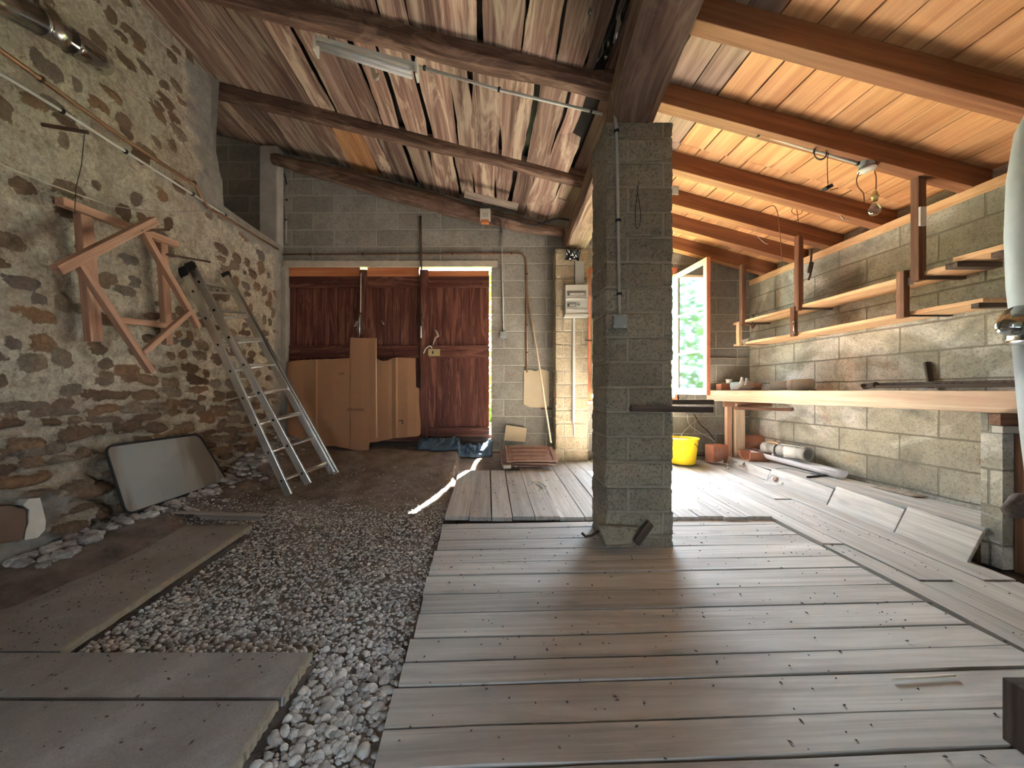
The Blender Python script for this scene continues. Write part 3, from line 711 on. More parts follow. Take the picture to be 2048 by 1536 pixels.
# ------------------------------------------------------------------ fuse box, trunking, conduits
fb=thing('fuse_box','cream plastic fuse box with two rows of breakers on the sandy block post','fuse box',U(1154,600,4.30))
b=MB(); b.box(tuple(U(1131,632,4.25))[:1]+(4.25,)+(zpy(631,4.25),),(xpx(1177,4.25),4.325,zpy(569,4.25))); b.build('casing',M['panel'],fb,bevel=.006)
b=MB(); b.box((xpx(1129,4.25),4.235,zpy(634,4.25)),(xpx(1177,4.25),4.325,zpy(628.5,4.25))); b.build('bottom_cover',M['panel'],fb,bevel=.003)
for (ya,yb_,x1) in ((582,592,1172),(605,614,1153)):
    b=MB(); b.box((xpx(1134,4.25),4.243,zpy(yb_,4.25)),(xpx(x1,4.25),4.252,zpy(ya,4.25))); r=b.build('breaker_window',M['panelglass'],fb,bevel=.001)
    b=MB()
    nn=10 if x1>1160 else 4
    for i in range(nn): xx=xpx(1137+i*3.4,4.24); b.box((xx,4.236,zpy(yb_-2.2,4.24)),(xx+.014,4.246,zpy(ya+4,4.24)))
    b.build('breaker',M['panel'],r)
    b=MB(); b.box((xpx(1137,4.23),4.232,zpy(yb_-1.5,4.23)),(xpx(1139,4.23),4.243,zpy(yb_-6,4.23))); b.build('main_switch',M['black'],r)
for py in (595.5,618): 
    b=MB(); b.box((xpx(1133,4.24),4.240,zpy(py+2.5,4.24)),(xpx(1174,4.24),4.251,zpy(py,4.24))); b.build('label_strip',M['pvc'],fb)
b=MB(); b.lathe(U(1157,610,4.245),[(.012,0),(.012,-.012),(.008,-.016),(0,-.016)],14,(0,1,0)); b.build('rotary_knob',M['panelglass'],fb)
b=MB(); b.box((xpx(1150,4.29),4.285,zpy(569,4.29)),(xpx(1168,4.29),4.328,zpy(522,4.29))); setp(b.build('cable_trunking',M['greyplastic']),'short grey cable trunking rising above the fuse box','trunking')
b=MB(); b.box((xpx(1145.5,4.3),4.302,zpy(845,4.3)),(xpx(1150.5,4.3),4.328,zpy(633,4.3))); b.tube([U(1148,845,4.31),U(1149,873,4.315)],.006); setp(b.build('cable_trunking',M['panel'],bevel=.001),'long thin cream trunking running down below the fuse box','trunking')
b=MB(); b.tube([U(1170,680,4.25),U(1184,681,4.25)],.007); setp(b.build('iron_hook',M['iron']),'short iron pin poking out beside the red window frame','hook')

def conduit(name,label,cat,pts,r,mat,clips=(),clipmat='black',cr=1.7,smooth=False):
    b=MB(); P=catmull(pts,5) if smooth else pts
    b.tube(P,r,8); o=setp(b.build(name,M[mat]),label,cat)
    for c in clips:
        c=Vector(c); b=MB(); i=min(range(len(P)-1),key=lambda i:(Vector(P[i])-c).length+(Vector(P[i+1])-c).length)
        d=(Vector(P[i+1])-Vector(P[i])).normalized(); b.tube([c-d*.007,c+d*.007],r*cr,8); b.build('clip',M[clipmat],o)
    return o
yw=YB-.016
conduit('copper_pipe','long tarnished pipe running above the doors and down to the cream board','pipe',[U(560,509,yw),U(1036,507,yw),U(1045,509,yw),U(1051,516,yw),U(1053,530,yw),U(1053,600,yw),U(1054,745,yw)],.010,'copper',[U(620,508.7,yw),U(725,508.3,yw),U(905,507.6,yw),U(1023,507,yw),U(1053.5,548,yw),U(1053.5,650,yw),U(1053.8,705,yw)],'iron',1.5)
o=conduit('switch_conduit','thin white conduit dropping to a small grey socket right of the doors','conduit',[U(1003,465,yw),U(1004,505,yw-.02),U(1005,560,yw),U(1007,664,yw)],.008,'pvc',[U(1005,563,yw),U(1006,645,yw)],'pvcgrey',1.4)
b=MB(); b.box((xpx(1000,4.5),4.51,zpy(675,4.5)),(xpx(1013,4.5),4.552,zpy(663,4.5))); b.build('socket_box',M['greyplastic'],o,bevel=.003)
o=setp(MB().box((xpx(960,4.30),4.285,zpy(440,4.3)),(xpx(981,4.30),4.34,zpy(418,4.3))).build('junction_box',M['panel'],bevel=.004),'white junction box fixed on the wavy log above the doors','junction box')
b=MB(); b.box((xpx(962,4.29),4.278,zpy(446,4.29)),(xpx(978,4.29),4.33,zpy(440,4.29))); setp(b.build('backing',M['lath'],o),'brown backing block')
for i in range(3):
    b=MB(); b.box((xpx(966+i*4,4.27),4.28,zpy(433,4.28)),(xpx(967.5+i*4,4.27),4.287,zpy(425,4.28))); b.build('louvre',M['pvcgrey'],o)
conduit('black_cable','loose black cable looping along the wavy log to the conduit','cable',[U(981,438,4.3),U(990,450,4.28),U(988,436,4.28),U(1000,442,4.3),U(1003,466,4.5)],.005,'black',smooth=True)
conduit('black_cable','bundle of black cables slung under the roof boards by the post','cable',[U(985,428,4.3),U(1030,440,4.3),U(1070,450,4.32),U(1110,438,4.35),U(1140,440,4.35)],.010,'black',smooth=True)
conduit('wall_pipe','upright iron pipe standing over the door upright up to the log','pipe',[U(841,432,yw),U(842,530,yw)],.013,'iron')
conduit('wall_conduit','short white conduit on the wall beside the rendered pier','conduit',[U(573,370,yw),U(572,486,yw)],.008,'pvcgrey',[U(573,400,yw),U(572,440,yw)])
conduit('black_cable','short dark cable above the white conduit beside the rendered pier','cable',[U(568,348,yw),U(571,356,yw),U(573,370,yw)],.007,'black')
# strip light and conduit on the log rafter
yl=2.40
sl_=thing('strip_light','white twin fluorescent strip light under the thick log rafter','light',U(730,120,yl))
pa,pb=U(632,84,yl),U(832,138,yl); dn=Vector((0,0,-1))
b=MB(); b.bar(pa+Vector((0,0,.012)),pb+Vector((0,0,.012)),.05,.028); b.build('housing',M['panel'],sl_,bevel=.006)
for k in (-.018,.020):
    b=MB(); b.tube([U(634,90,yl)+Vector((.02,k-.02,-.022)),U(831,147,yl)+Vector((-.02,k-.02,-.022))],.013,12); b.build('tube',M['tubeglass'],sl_)
for p in (U(632,92,yl),U(834,141,yl)):
    b=MB(); b.bar(p+Vector((0,0,.045)),p+Vector((0,0,-.05)),.075,.014,up=(1,0,0)); b.build('end_cap',M['panel'],sl_,bevel=.003)
conduit('rafter_conduit','white conduit running along the log rafter from the strip light to the pillar','conduit',[U(838,133,2.42),U(1000,180,2.42),U(1205,228,2.42)],.009,'pvc',[U(849,136,2.42),U(998,179,2.42),U(1182,223,2.42)])
b=MB(); b.bar(U(929,388,4.1),U(1036,414,4.1),.02,.07,up=(0,-.3,1),wob=.004,n=6); b.bar(U(929,386,4.1),U(1036,412,4.1),.02,.01); setp(b.build('loose_board',M['greywood']),'grey weathered board tucked under the roof above the junction box','board')
b=MB(); b.bar(U(1095,388,4.0),U(1140,405,4.05),.012,.012); setp(b.build('pale_stick',M['greywood']),'thin pale stick under the roof near the beam end','stick')
b=MB(); b.tube(catmull([U(746,138,2.75),U(748,150,2.76),U(752,158,2.75),U(756,150,2.77)],4),.014,8); setp(b.build('wasp_nest',M['creampaint']),'small pale lump stuck on the roof boards below the strip light','nest')

# conduits on the stone wall
xs=-2.365
conduit('wall_conduit','long white conduit sloping across the stone wall below the brown pipe','conduit',[UX(-120,80,xs),UX(0,147,xs),UX(124,222,xs),UX(251,303,xs),UX(385,388,xs),UX(415,408,xs),UX(548,492,xs)],.009,'pvc',[UX(124,222,xs),UX(251,303,xs),UX(385,388,xs),UX(450,430,xs)])
conduit('copper_pipe','brown pipe running across the stone wall above the white conduit','pipe',[UX(-100,26,xs),UX(0,100,xs),UX(82,158,xs),UX(240,272,xs),UX(370,358,xs),UX(392,370,xs),UX(402,395,xs),UX(418,418,xs),UX(440,428,xs),UX(556,498,xs)],.013,'copper',[UX(82,158,xs),UX(388,366,xs)],'iron',1.4)
conduit('sagging_cable','thin pale cable sagging across the stone wall behind the wooden trestles','cable',[UX(-60,300,xs+.02),UX(0,328,xs+.02),UX(120,376,xs+.03),UX(230,412,xs+.03),UX(330,424,xs+.03),UX(400,421,xs+.02),UX(432,415,xs)],.0035,'cable',smooth=True)
conduit('sagging_cable','thin pale cable hanging near the top of the stone wall','cable',[UX(262,-10,-2.33),UX(290,45,-2.33),UX(330,90,-2.35),UX(365,115,-2.36),UX(392,134,-2.38)],.0035,'cable',smooth=True)
# flue on the stone wall
fl=thing('stove_flue','shiny galvanised stove flue fixed at the top of the stone wall','flue',U(60,40,1.9))
r_=.062; A=U(-150,-95,1.55); A.x=-2.26; 
b=MB(); p0=UX(-180,-90,-2.24); p1=UX(78,42,-2.24); p2=UX(140,82,-2.24)
b.tube([p0,p1],r_,24); b.build('pipe_length',M['galv'],fl)
b=MB(); b.tube([p1-(p1-p0).normalized()*.01,p1+(p1-p0).normalized()*.01],r_+.004,24); b.build('joint_ring',M['galv'],fl)
b=MB(); b.tube([p1,p2],r_-.003,24); b.build('pipe_length',M['galv'],fl)
b=MB(); e=UX(190,115,-2.28); b.tube(catmull([p2,UX(165,98,-2.25),UX(186,112,-2.29),UX(200,124,-2.38)],6),r_+.004,24); setp(b.build('elbow',M['chrome'],fl),'dark tarnished ribbed elbow')
# iron pins
def pin(label,p,q,r=.008): b=MB(); b.tube([p,q],r,6); return setp(b.build('iron_rod',M['iron']),label,'rod')
pin('rusty iron rod jutting from the upper stone wall with a string tied on',UX(84,249,-2.36),UX(176,265,-2.16),.010)
pin('rusty iron rod jutting out behind the upper corner of the front trestle',UX(338,459,-2.38),UX(282,461,-2.18),.009)
pin('rusty iron rod jutting from the wall left of the ladder top',UX(420,524,-2.36),UX(334,509,-2.16),.008)
conduit('string','thin dark string hanging from the iron rod to the trestle','string',[UX(169,268,-2.17),UX(163,330,-2.17),UX(152,375,-2.17),UX(149,428,-2.2)],.002,'cabledark')
# trestles
def tre(name,label,bars,x,rest):
    t=thing(name,label,'trestle',rest)
    for (nm,a,b_,w,h,xo) in bars:
        b=MB(); b.bar(UX(a[0],a[1],x+xo),UX(b_[0],b_[1],x+xo),w,h,up=(1,0,0),rnd=random.uniform(.3,.7)); b.build(nm,M['trestle'],t,bevel=.003)
tre('wooden_trestle','hanging wooden trestle nearer the wall with upright legs',[
  ('leg',(166,424),(188,684),.075,.045,0),('leg',(323,480),(335,690),.062,.04,0),('top_rail',(118,402),(352,489),.045,.05,.03),('lower_rail',(238,640),(330,651),.04,.03,.02)],-2.34,UX(250,550,-2.35))
tre('wooden_trestle','tilted wooden trestle hanging in front of the other on the stone wall',[
  ('top_rail',(112,541),(308,441),.048,.05,.03),('leg',(153,520),(302,744),.04,.04,0),('leg',(284,460),(396,654),.038,.04,0),('lower_rail',(286,706),(379,624),.036,.03,.02)],-2.23,UX(250,590,-2.25))

# ladder
lad=thing('double_ladder','worn two-section aluminium ladder leaning against the stone wall','ladder',(-1.5,3.4,.25))
def lr(px,py,y): return U(px,py,y)
AL=(lr(578,990,3.17),lr(372,548,3.05)); AR=(lr(673,947,3.62),lr(457,556,3.50))
BL=(lr(617,968,3.27),lr(386,538,3.10)); BR=(lr(664,946,3.58),lr(452,553,3.47))
def lad_dir(p): return (p[1]-p[0]).normalized()
for p in (AL,AR,BL,BR):
    b=MB(); up=Vector((1,0,.45)).normalized(); b.bar(p[0],p[1],.024,.058,up=up); b.build('rail',M['alu'],lad,bevel=.003)
nr=9
def rung(P,Q,t0,t1):
    p=P[0]+(P[1]-P[0])*t0; q=Q[0]+(Q[1]-Q[0])*t1
    b=MB(); b.bar(p,q,.032,.022,up=(0,0,1),chamf=.2); b.build('rung',M['alu'],lad)
    b=MB(); dd=(q-p).normalized(); b.tube([p-dd*.014,p+dd*.003],.011,10); b.build('rung_hole',M['black'],lad)
for py_l,py_r in ((563,577),(617,624),(670,675),(724,727),(780,774),(835,825),(888,874),(945,928)):
    z=lambda P,py:(py-(CY-(P[0].z-H)*F/P[0].y))/((CY-(P[1].z-H)*F/P[1].y)-(CY-(P[0].z-H)*F/P[0].y))
    rung(BL,BR,z(BL,py_l),z(BR,py_r))
for py_l in (960,902,846,792,738,686,634,582):
    zl=(py_l-990)/(548-990); rung(AL,AR,zl,max(.01,(py_l-12-38*(1-zl)-947)/(556-947)) if False else zl)
for p,(w) in ((AL[1],.05),(BL[1],.04),(AR[1],.045)):
    b=MB(); b.bar(p+Vector((.0,0,-.02)),p+Vector((-.03,0,.05)),.035,.07,up=(1,0,0)); setp(b.build('end_cap',M['black'],lad,bevel=.006),'black rubber end cap')

# leaning grey sheet
c=[UX(209,893,-2.345),UX(397,868,-2.36),UX(455,962,-2.25),UX(252,1030,-2.27)]
def rr_poly(c,rad=.14,n=5):
    out=[]
    for i in range(4):
        p=c[i]; a=c[i-1]; b_=c[(i+1)%4]; u=(a-p).normalized(); v=(b_-p).normalized(); R=.06
        for k in range(n+1):
            t=k/n; out.append((p+u*R)*(1-t)**2+p*2*t*(1-t)+(p+v*R)*t*t)
    return out
nrm=(c[1]-c[0]).cross(c[3]-c[0]).normalized()
b=MB(); P=rr_poly(c); b.poly(P,nrm*.012); sh=setp(b.build('grey_sheet',M['sheet']),'grey rounded rectangular table top leaning at the foot of the stone wall','table top')
b=MB(); b.tube(P+[P[0]],.008,6,caps=False); setp(b.build('edge_trim',M['black'],sh),'black rubber edging')

# wall foot: brown stone and white plaster patch
b=MB(); pts=[UX(-40,1018,-2.30),UX(20,1010,-2.30),UX(54,1017,-2.30),UX(56,1050,-2.30),UX(46,1082,-2.30),UX(-40,1092,-2.30)]
b.poly(pts,(-.08,0,0)); setp(b.build('wall_stone',plain('dark_brown_wall_stone',(.17,.115,.085),.9),bevel=.01),'big smooth brown stone at the foot of the stone wall','stone')
b=MB(); pts=[(46,1010),(58,998),(80,996),(86,1018),(92,1042),(90,1060),(76,1075),(50,1080),(52,1060),(58,1045),(60,1020)]
b.poly([UX(x,y,-2.305) for x,y in pts],(-.05,0,0)); setp(b.build('plaster_patch',plain('white_plaster',(.66,.64,.58),.9)),'white plaster patch beside the big brown stone','plaster')

# ------------------------------------------------------------------ chipboard panels on the gravel
def panel(label,x0,x1,y0,y1,up,th=.03,tilt=0):
    n=26
    t=thing('floor_panel',label,'panel',((x0+x1)/2,(y0+y1)/2,fz((y0+y1)/2,up)-th))
    b=MB(); f=lambda x,y: Vector((x,y,fz(y,up)+tilt*(x-x0)))
    def edge(k,x): return x+.008*noise.noise(Vector((k*.9,x*3,2)))
    vs=[];n=24
    ring=[f(x0,y0)]+[f(edge(k,x1),y0+(y1-y0)*k/n) for k in range(n+1)]+[f(x0,y1)]
    b.poly(ring,(0,0,-th+.001)); b.build('board',M['chip'],t)
    b=MB(); 
    for k in range(n):
        p=f(edge(k,x1)+.003,y0+(y1-y0)*k/n)+Vector((0,0,-.001)); q=f(edge(k+1,x1)+.003,y0+(y1-y0)*(k+1)/n)+Vector((0,0,-.001))
        w=.006+.004*noise.noise(Vector((k*.7,9,9)))
        b.add([p-Vector((w+.006,0,-.0022)),p,q,q-Vector((w+.006,0,-.0022)),p-Vector((0,0,th-.002)),q-Vector((0,0,th-.002))],[(0,1,2,3),(1,4,5,2)])
    setp(b.build('broken_edge',M['chipedge'],t),'raw pale crumbly edge')
panel('largest dusty chipboard panel lying by the stone wall',-2.32,-1.565,1.412,2.56,.022)
panel('dusty chipboard strip with the far end reaching the pebbles, just past the dark gap',-2.5,-.64,1.208,1.398,.026,.03)
panel('dusty chipboard strip at the bottom left corner, nearest but one to the viewer',-2.5,-.648,.985,1.186,.033,.03)
panel('chipboard strip cut off by the lower edge of the picture',-2.5,-.66,.60,.965,.020,.03)
b=MB(); b.bar((-2.30,2.66,fz(2.66,.075)),(-1.53,2.63,fz(2.63,.062)),.085,.014,(0,.25,1)); 
b.bar((-2.25,2.695,fz(2.69,.045)),(-1.56,2.665,fz(2.66,.035)),.02,.05); setp(b.build('narrow_board',M['greywood'],bevel=.002),'narrow grey board lying raised along the far edge of the largest panel','board')

# ------------------------------------------------------------------ gravel
def ico(sub):
    import bmesh
    bm=bmesh.new(); bmesh.ops.create_icosphere(bm,subdivisions=sub,radius=1)
    v=np.array([x.co[:] for x in bm.verts]); f=np.array([[q.index for q in x.verts] for x in bm.faces]); bm.free(); return v,f
def gravel():
    Vs=[];Fs=[];Rs=[];base=0
    def lay(n,xr,yr,rf,sub,dens):
        nonlocal base
        v0,f0=ico(sub)
        for _ in range(n):
            x=random.uniform(*xr); y=random.uniform(*yr)
            if x>-.315: continue
            if y<1.405 and x<-.63: continue
            if 1.40<y<2.55 and x<-1.56: continue
            if y>2.5 and x<-2.0-.0: 
                if random.random()<.6: continue
            if random.random()>dens(x,y): continue
            r=rf(x,y); ax=np.array([r*random.uniform(.8,1.35),r*random.uniform(.7,1.1),r*random.uniform(.45,.75)])
            v=v0*ax*(1+.13*rng.standard_normal((len(v0),1))*(1 if sub==1 else .5))
            a=random.uniform(0,6.28); t=random.uniform(-.5,.5)
            ca,sa=math.cos(a),math.sin(a); ct,st_=math.cos(t),math.sin(t)
            v=v@np.array([[1,0,0],[0,ct,st_],[0,-st_,ct]])@np.array([[ca,sa,0],[-sa,ca,0],[0,0,1]])
            z=gz(x,y)+random.uniform(-.1,.55)*ax[2]
            Vs.append(v+[x,y,z]); Fs.append(f0+base); base+=len(v0); Rs.append(np.full(len(v0),min(1,max(0,random.betavariate(2.2,1.8)))))
    fade=lambda x,y: 1-ss(2.7,3.35,y)*.93
    lay(30000,(-2.2,-.31),(.6,3.9),lambda x,y: random.choice([.004,.005,.006,.008,.010])*(.8+.55*ss(2.2,1.2,y)),1,fade)
    lay(1700,(-1.7,-.31),(.6,2.6),lambda x,y: random.uniform(.009,.015)*(.8+.45*ss(2.0,1.1,y)),2,lambda x,y:1-.6*ss(1.6,2.6,y))
    lay(150,(-.72,-.33),(.8,1.5),lambda x,y: random.uniform(.014,.024),2,lambda x,y:1-ss(1.25,1.5,y))
    V=np.concatenate(Vs).astype(np.float32); Fc=np.concatenate(Fs).astype(np.int32); R=np.concatenate(Rs).astype(np.float32)
    me=bpy.data.meshes.new('gravel'); me.vertices.add(len(V)); me.vertices.foreach_set('co',V.ravel())
    me.loops.add(Fc.size); me.loops.foreach_set('vertex_index',Fc.ravel()); me.polygons.add(len(Fc)); me.polygons.foreach_set('loop_start',np.arange(len(Fc),dtype=np.int32)*3)
    me.update(calc_edges=True); me.polygons.foreach_set('use_smooth',np.ones(len(Fc),dtype=bool))
    a=me.attributes.new('rnd','FLOAT','POINT'); a.data.foreach_set('value',R)
    me.materials.append(M['pebble']); o=bpy.data.objects.new('gravel',me); COL.objects.link(o)
    setp(o,'bed of grey river pebbles between the panels and the plank floor','gravel',kind='stuff')
gravel()
def rubble():
    Vs=[];Fs=[];base=0; v0,f0=ico(2)
    b=MB()
    for _ in range(420):
        y=random.uniform(1.9,4.4); x=-2.36+abs(random.gauss(0,.16)); 
        if y<2.6 and x>-2.2: continue
        r=random.uniform(.008,.04)*(1 if x<-2.15 else .6)
        v=[Vector((a[0]*r*1.3,a[1]*r,a[2]*r*.7))*(1+random.uniform(-.2,.2))+Vector((x,y,gz(x,y)+r*.2)) for a in v0]
        b.add(v,[tuple(q) for q in f0],None,random.random()*.6)
    setp(b.build('rubble',M['pebble']),'brown rubble crumbled along the foot of the stone wall','rubble',kind='stuff')
rubble()
# crumbs and leaves on planks and panels
b=MB()
for _ in range(1500):
    if random.random()<.72:
        x=random.uniform(-.28,2.55); y=random.betavariate(1.4,1.3)*3.6+.8
        up=.034 if (y>2.7 and x<2.0) else (.012 if x>2.0 else .003)
    else:
        x=random.uniform(-2.2,-.7); y=random.uniform(1.0,2.5); up=.033 if y<1.19 else .031
        if y>1.39:
            x=random.uniform(-2.25,-1.6); up=.024
    if .68<x<1.13 and 2.26<y<2.63: continue
    if x>-.3 and y>4.4: continue
    r=random.uniform(.0012,.0042); a=random.uniform(0,6.28); L=random.uniform(1,2.6)
    d=Vector((math.cos(a),math.sin(a),SL*math.sin(a))); s=Vector((-math.sin(a),math.cos(a),0)); p=Vector((x,y,fz(y,up)))
    b.add([p-d*r*L,p+s*r,p+d*r*L,p-s*r,p+Vector((0,0,r*1.2))],[(0,1,4),(1,2,4),(2,3,4),(3,0,4)])
setp(b.build('floor_crumbs',M['debris']),'dark leaf crumbs and splinters scattered over the floorboards','crumbs',kind='stuff')
def stick(label,a,b_,r=.006,mat='stick',up=.008,name='stick'): 
    b=MB(); b.tube([UF(*a,up),UF(*b_,up)],r,6); return setp(b.build(name,M[mat]),label,'stick')
stick('pale thin stick lying on the planks in the right foreground',(1783,1359),(1910,1351),.004)
b=MB(); b.tube(catmull([UF(1064,964,.045),UF(1078,963,.045),UF(1086,968,.045),UF(1092,973,.045)],4),.007,6); setp(b.build('bent_twig',M['stick']),'small bent pale twig on the far floorboards','twig')
b=MB(); b.box((.16,3.92,.25),(.24,3.97,.285)); setp(b.build('stone_chip',M['whitestone'],bevel=.008),'white stone chip in front of the stacked roof tiles','stone')
b=MB(); b.box((.27,3.93,.26),(.31,3.97,.285)); setp(b.build('stone_chip',M['tile'],bevel=.008),'small brown stone chip beside the white one','stone')

# ------------------------------------------------------------------ back wall things
b=MB(); P=[(1048,741),(1062,739),(1070,742),(1082,738),(1094,741),(1098,744),(1098,812),(1090,816),(1060,815),(1047,809)]
b.poly([U(x,y,yw) for x,y in P],(0,.012,0)); setp(b.build('cream_board',M['creamboard'],bevel=.002),'cream board with chipped corners fixed low on the block wall','board')
b=MB(); b.bar(U(1082,817,4.52),U(1104,818,4.52),.02,.02); setp(b.build('iron_bracket',M['iron']),'short dark bar under the cream board','bracket')
b=MB(); b.tube([U(1056,590,4.52),U(1072,690,4.50),U(1102,886,4.27)],.011,8); setp(b.build('wooden_pole',M['creamboard']),'long thin wooden pole leaning in the corner by the block post','pole')
b=MB(); b.poly([U(1008,881,4.43),U(1012,850,4.50),U(1054,856,4.50),U(1050,884,4.43)],(0,.015,0)); setp(b.build('small_board',M['creamboard'],bevel=.002),'small cream board scrap leaning behind the roof tiles','board')
def tile(label,dx,dy,dz,rot=0):
    t=thing('roof_tile',label,'tile',(.44+dx,4.10+dy,.335+dz),group='roof tiles stacked by the block post'); 
    def prof(x,y): return .012*math.cos(y*42)**2*(1 if abs(x)<.18 else .3)
    b=MB()
    def fn(u,v):
        x=-.235+.47*u; y=-.14+.28*v; return Vector((x,y,prof(x,y)))
    b.grid(lambda u,v: fn(u,v)+t.location,30,30,False); 
    o=b.build('tile_body',M['tile'],t,solid=.014); 
    b=MB(); b.box((-.25,-.145,-.012),(-.232,.145,.02)); b.box((.232,-.13,-.014),(.262,.12,.010))
    b.v=[tuple(Vector(v)+t.location) for v in b.v]; b.build('tile_rim',M['tile'],t,bevel=.003)
    t.rotation_euler=(math.radians(24),0,rot); return t
tile('interlocking roof tile on top of the stack by the block post',0,-.03,.045,.03)
tile('roof tile in the middle of the stack by the block post',.03,-.01,.012,-.02)
tile('roof tile at the bottom of the stack, poking out to the left',-.05,.04,-.02,.02)

# ------------------------------------------------------------------ pillar things
yp=2.275
o=conduit('pillar_conduit','white conduit running down the front of the block pillar to a grey box','conduit',[U(1226,182,yp-.03),U(1233,262,yp),U(1236,440,yp),U(1239,628,yp)],.0095,'pvcgrey',[U(1233,262,yp),U(1236.5,441,yp),U(1238.5,588,yp)])
jb=setp(MB().box((xpx(1225,yp),yp-.035,zpy(656,yp-.035)),(xpx(1252,yp),yp+.01,zpy(628,yp-.035))).build('junction_box',M['greyplastic'],bevel=.004),'square grey junction box on the front of the block pillar','junction box')
b=MB()
for (x,y) in ((1228,631),(1249,631),(1228,653),(1249,653)): b=MB(); b.lathe(U(x,y,yp-.035),[(.0045,0),(.0045,-.003),(0,-.003)],8,(0,1,0)); b.build('screw',M['pvc'],jb)
conduit('hanging_wire','thin dark wire looped on a nail on the pillar front','wire',[U(1277,364,yp-.02),U(1275,385,yp-.02),U(1271,420,yp-.02),U(1272,455,yp-.02),U(1279,450,yp-.02),U(1281,425,yp-.02),U(1276,390,yp-.02),U(1274,372,yp-.02)],.0022,'cabledark',smooth=True)
b=MB(); b.bar(U(1272,1090,2.19)+Vector((0,0,.012)),U(1301,1047,2.25),.045,.02,up=(0,1,0)); setp(b.build('broken_plank',M['darkwood'],bevel=.002),'short dark broken plank leaning against the pillar foot','plank')
b=MB(); b.poly([U(1198,1052,2.255),U(1210,1084,2.2),U(1213,1094,2.19),U(1262,1094,2.19),U(1272,1070,2.22),U(1278,1054,2.26)],(0,.05,0)); setp(b.build('mortar_wedge',M['block_pillar'],bevel=.005),'wedge of rough mortar spilled at the pillar foot','mortar')
b=MB(); b.tube([U(1164,1066,2.3),U(1171,1073,2.28),U(1184,1071,2.3),U(1197,1062,2.33)],.008,6); setp(b.build('bent_iron',M['iron']),'bent iron scrap on the floor left of the pillar foot','iron scrap')
b=MB(); b.bar((xpx(1262,2.24),2.245,zpy(817,2.245)),(xpx(1425,2.24),2.245,zpy(819,2.245)),.035,.034,n=6,wob=.002); b.tube([U(1258,817,2.24),U(1266,816,2.24)],.008,6)
setp(b.build('clamped_batten',M['darkwood'],bevel=.002),'dark batten fixed across the pillar front and sticking out right','batten')
b=MB(); b.bar((.98,2.635,zpy(804,2.635)),(xpx(1425,2.635),2.635,zpy(804,2.635)),.04,.032,n=4,wob=.002); setp(b.build('clamped_batten',M['darkwood'],bevel=.002),'dark reddish batten behind the pillar, just above the front one','batten')

# ------------------------------------------------------------------ workbench
wb=thing('workbench','long paint-stained wooden workbench along the right wall','workbench',(2.8,3.2,.3))
b=MB(); b.bar((2.575,4.50,.987),(2.745,1.98,.987),.05,.118,n=12,wob=.003); b.build('front_beam',M['bench'],wb,bevel=.004)
b=MB()
for k in range(3): b.bar((2.65+.17*k+.01,4.52,1.032),(2.80+.13*k+.01,1.99,1.032),.17 if k<1 else .15,.022,n=6,wob=.002)
b.build('worktop',M['bench'],wb,bevel=.002)
b=MB(); b.box((2.645,4.26,.235),(2.70,4.31,.93),2); b.build('leg',M['trestle'],wb,bevel=.003)
b=MB(); b.box((2.725,4.24,.26),(2.83,4.30,.90),2); b.build('leg',M['bench'],wb,bevel=.003)
b=MB(); b.bar((2.62,4.29,.895),(3.08,4.20,.90),.05,.06); b.bar((2.72,4.25,.85),(3.08,3.9,.85),.03,.03); b.build('cross_rail',M['post'],wb,bevel=.003)
b=MB(); b.box((2.722,2.04,.10),(3.088,2.13,.925)); en=setp(b.build('end_support',M['block_right'],wb),'concrete slab')
b=MB(); b.box((2.66,2.0,.865),(2.80,2.05,.925)); b.build('bracket',M['post'],wb,bevel=.003)
b=MB(); b.box((2.665,1.995,.825),(2.78,2.04,.862)); b.tube([(2.75,1.99,.845),(2.75,2.04,.845)],.008,8); b.build('bracket_plate',M['pvcgrey'],wb,bevel=.003)
b=MB(); b.box((2.775,1.98,.09),(2.84,2.035,.93),2); b.build('leg',M['post'],wb,bevel=.004)
# things on the bench
zb=1.045
def pipe(name,label,cat,p,q,r,mat,hollow=True,collar=None):
    p=Vector(p); q=Vector(q); d=(q-p).normalized(); L=(q-p).length
    b=MB(); b.lathe(p,[(r*.86,.01),(r*.86,0),(r,0),(r,L),(r*.86,L),(r*.86,.01)],22,d)
    o=setp(b.build(name,M[mat]),label,cat)
    if collar is not None:
        b=MB(); b.lathe(p+d*collar,[(r,0),(r*1.12,.0),(r*1.12,.05),(r,.05)],22,d); b.build('collar',M['pvc'],o)
    return o
pipe('pipe_elbow','brown plastic pipe piece with a white collar lying on the bench','pipe',(2.80,3.80,zb+.045),(2.92,3.60,zb+.055),.045,'pvcgrey',collar=.14)
b=MB(); b.tube([(2.90,3.64,zb+.052),(2.96,3.52,zb+.055)],.055,18); setp(b.build('plastic_stopper',M['pvcgrey']),'dark grey plastic stopper behind the brown pipe piece on the bench','stopper')
pipe('pipe_offcut','short brown pipe offcut lying next to the two-pointed bracket','pipe',(2.72,4.15,zb+.04),(2.85,4.02,zb+.04),.04,'tile')
pipe('pipe_offcut','open grey pipe offcut behind the two-pointed bracket','pipe',(2.70,4.28,zb+.045),(2.86,4.12,zb+.06),.045,'pvcgrey')
b=MB(); b.poly([U(1469,778,4.02),U(1480,768,4.02),U(1484,754,4.02),U(1487,755,4.02),U(1488,770,4.02),U(1492,770,4.02),U(1493,756,4.02),U(1496,756,4.02),U(1502,772,4.02),U(1512,773,4.02),U(1500,778,4.02)],(0,.02,0)); setp(b.build('two_pointed_bracket',M['pvcgrey'],bevel=.003),'grey two-pointed plastic bracket on the bench','bracket')
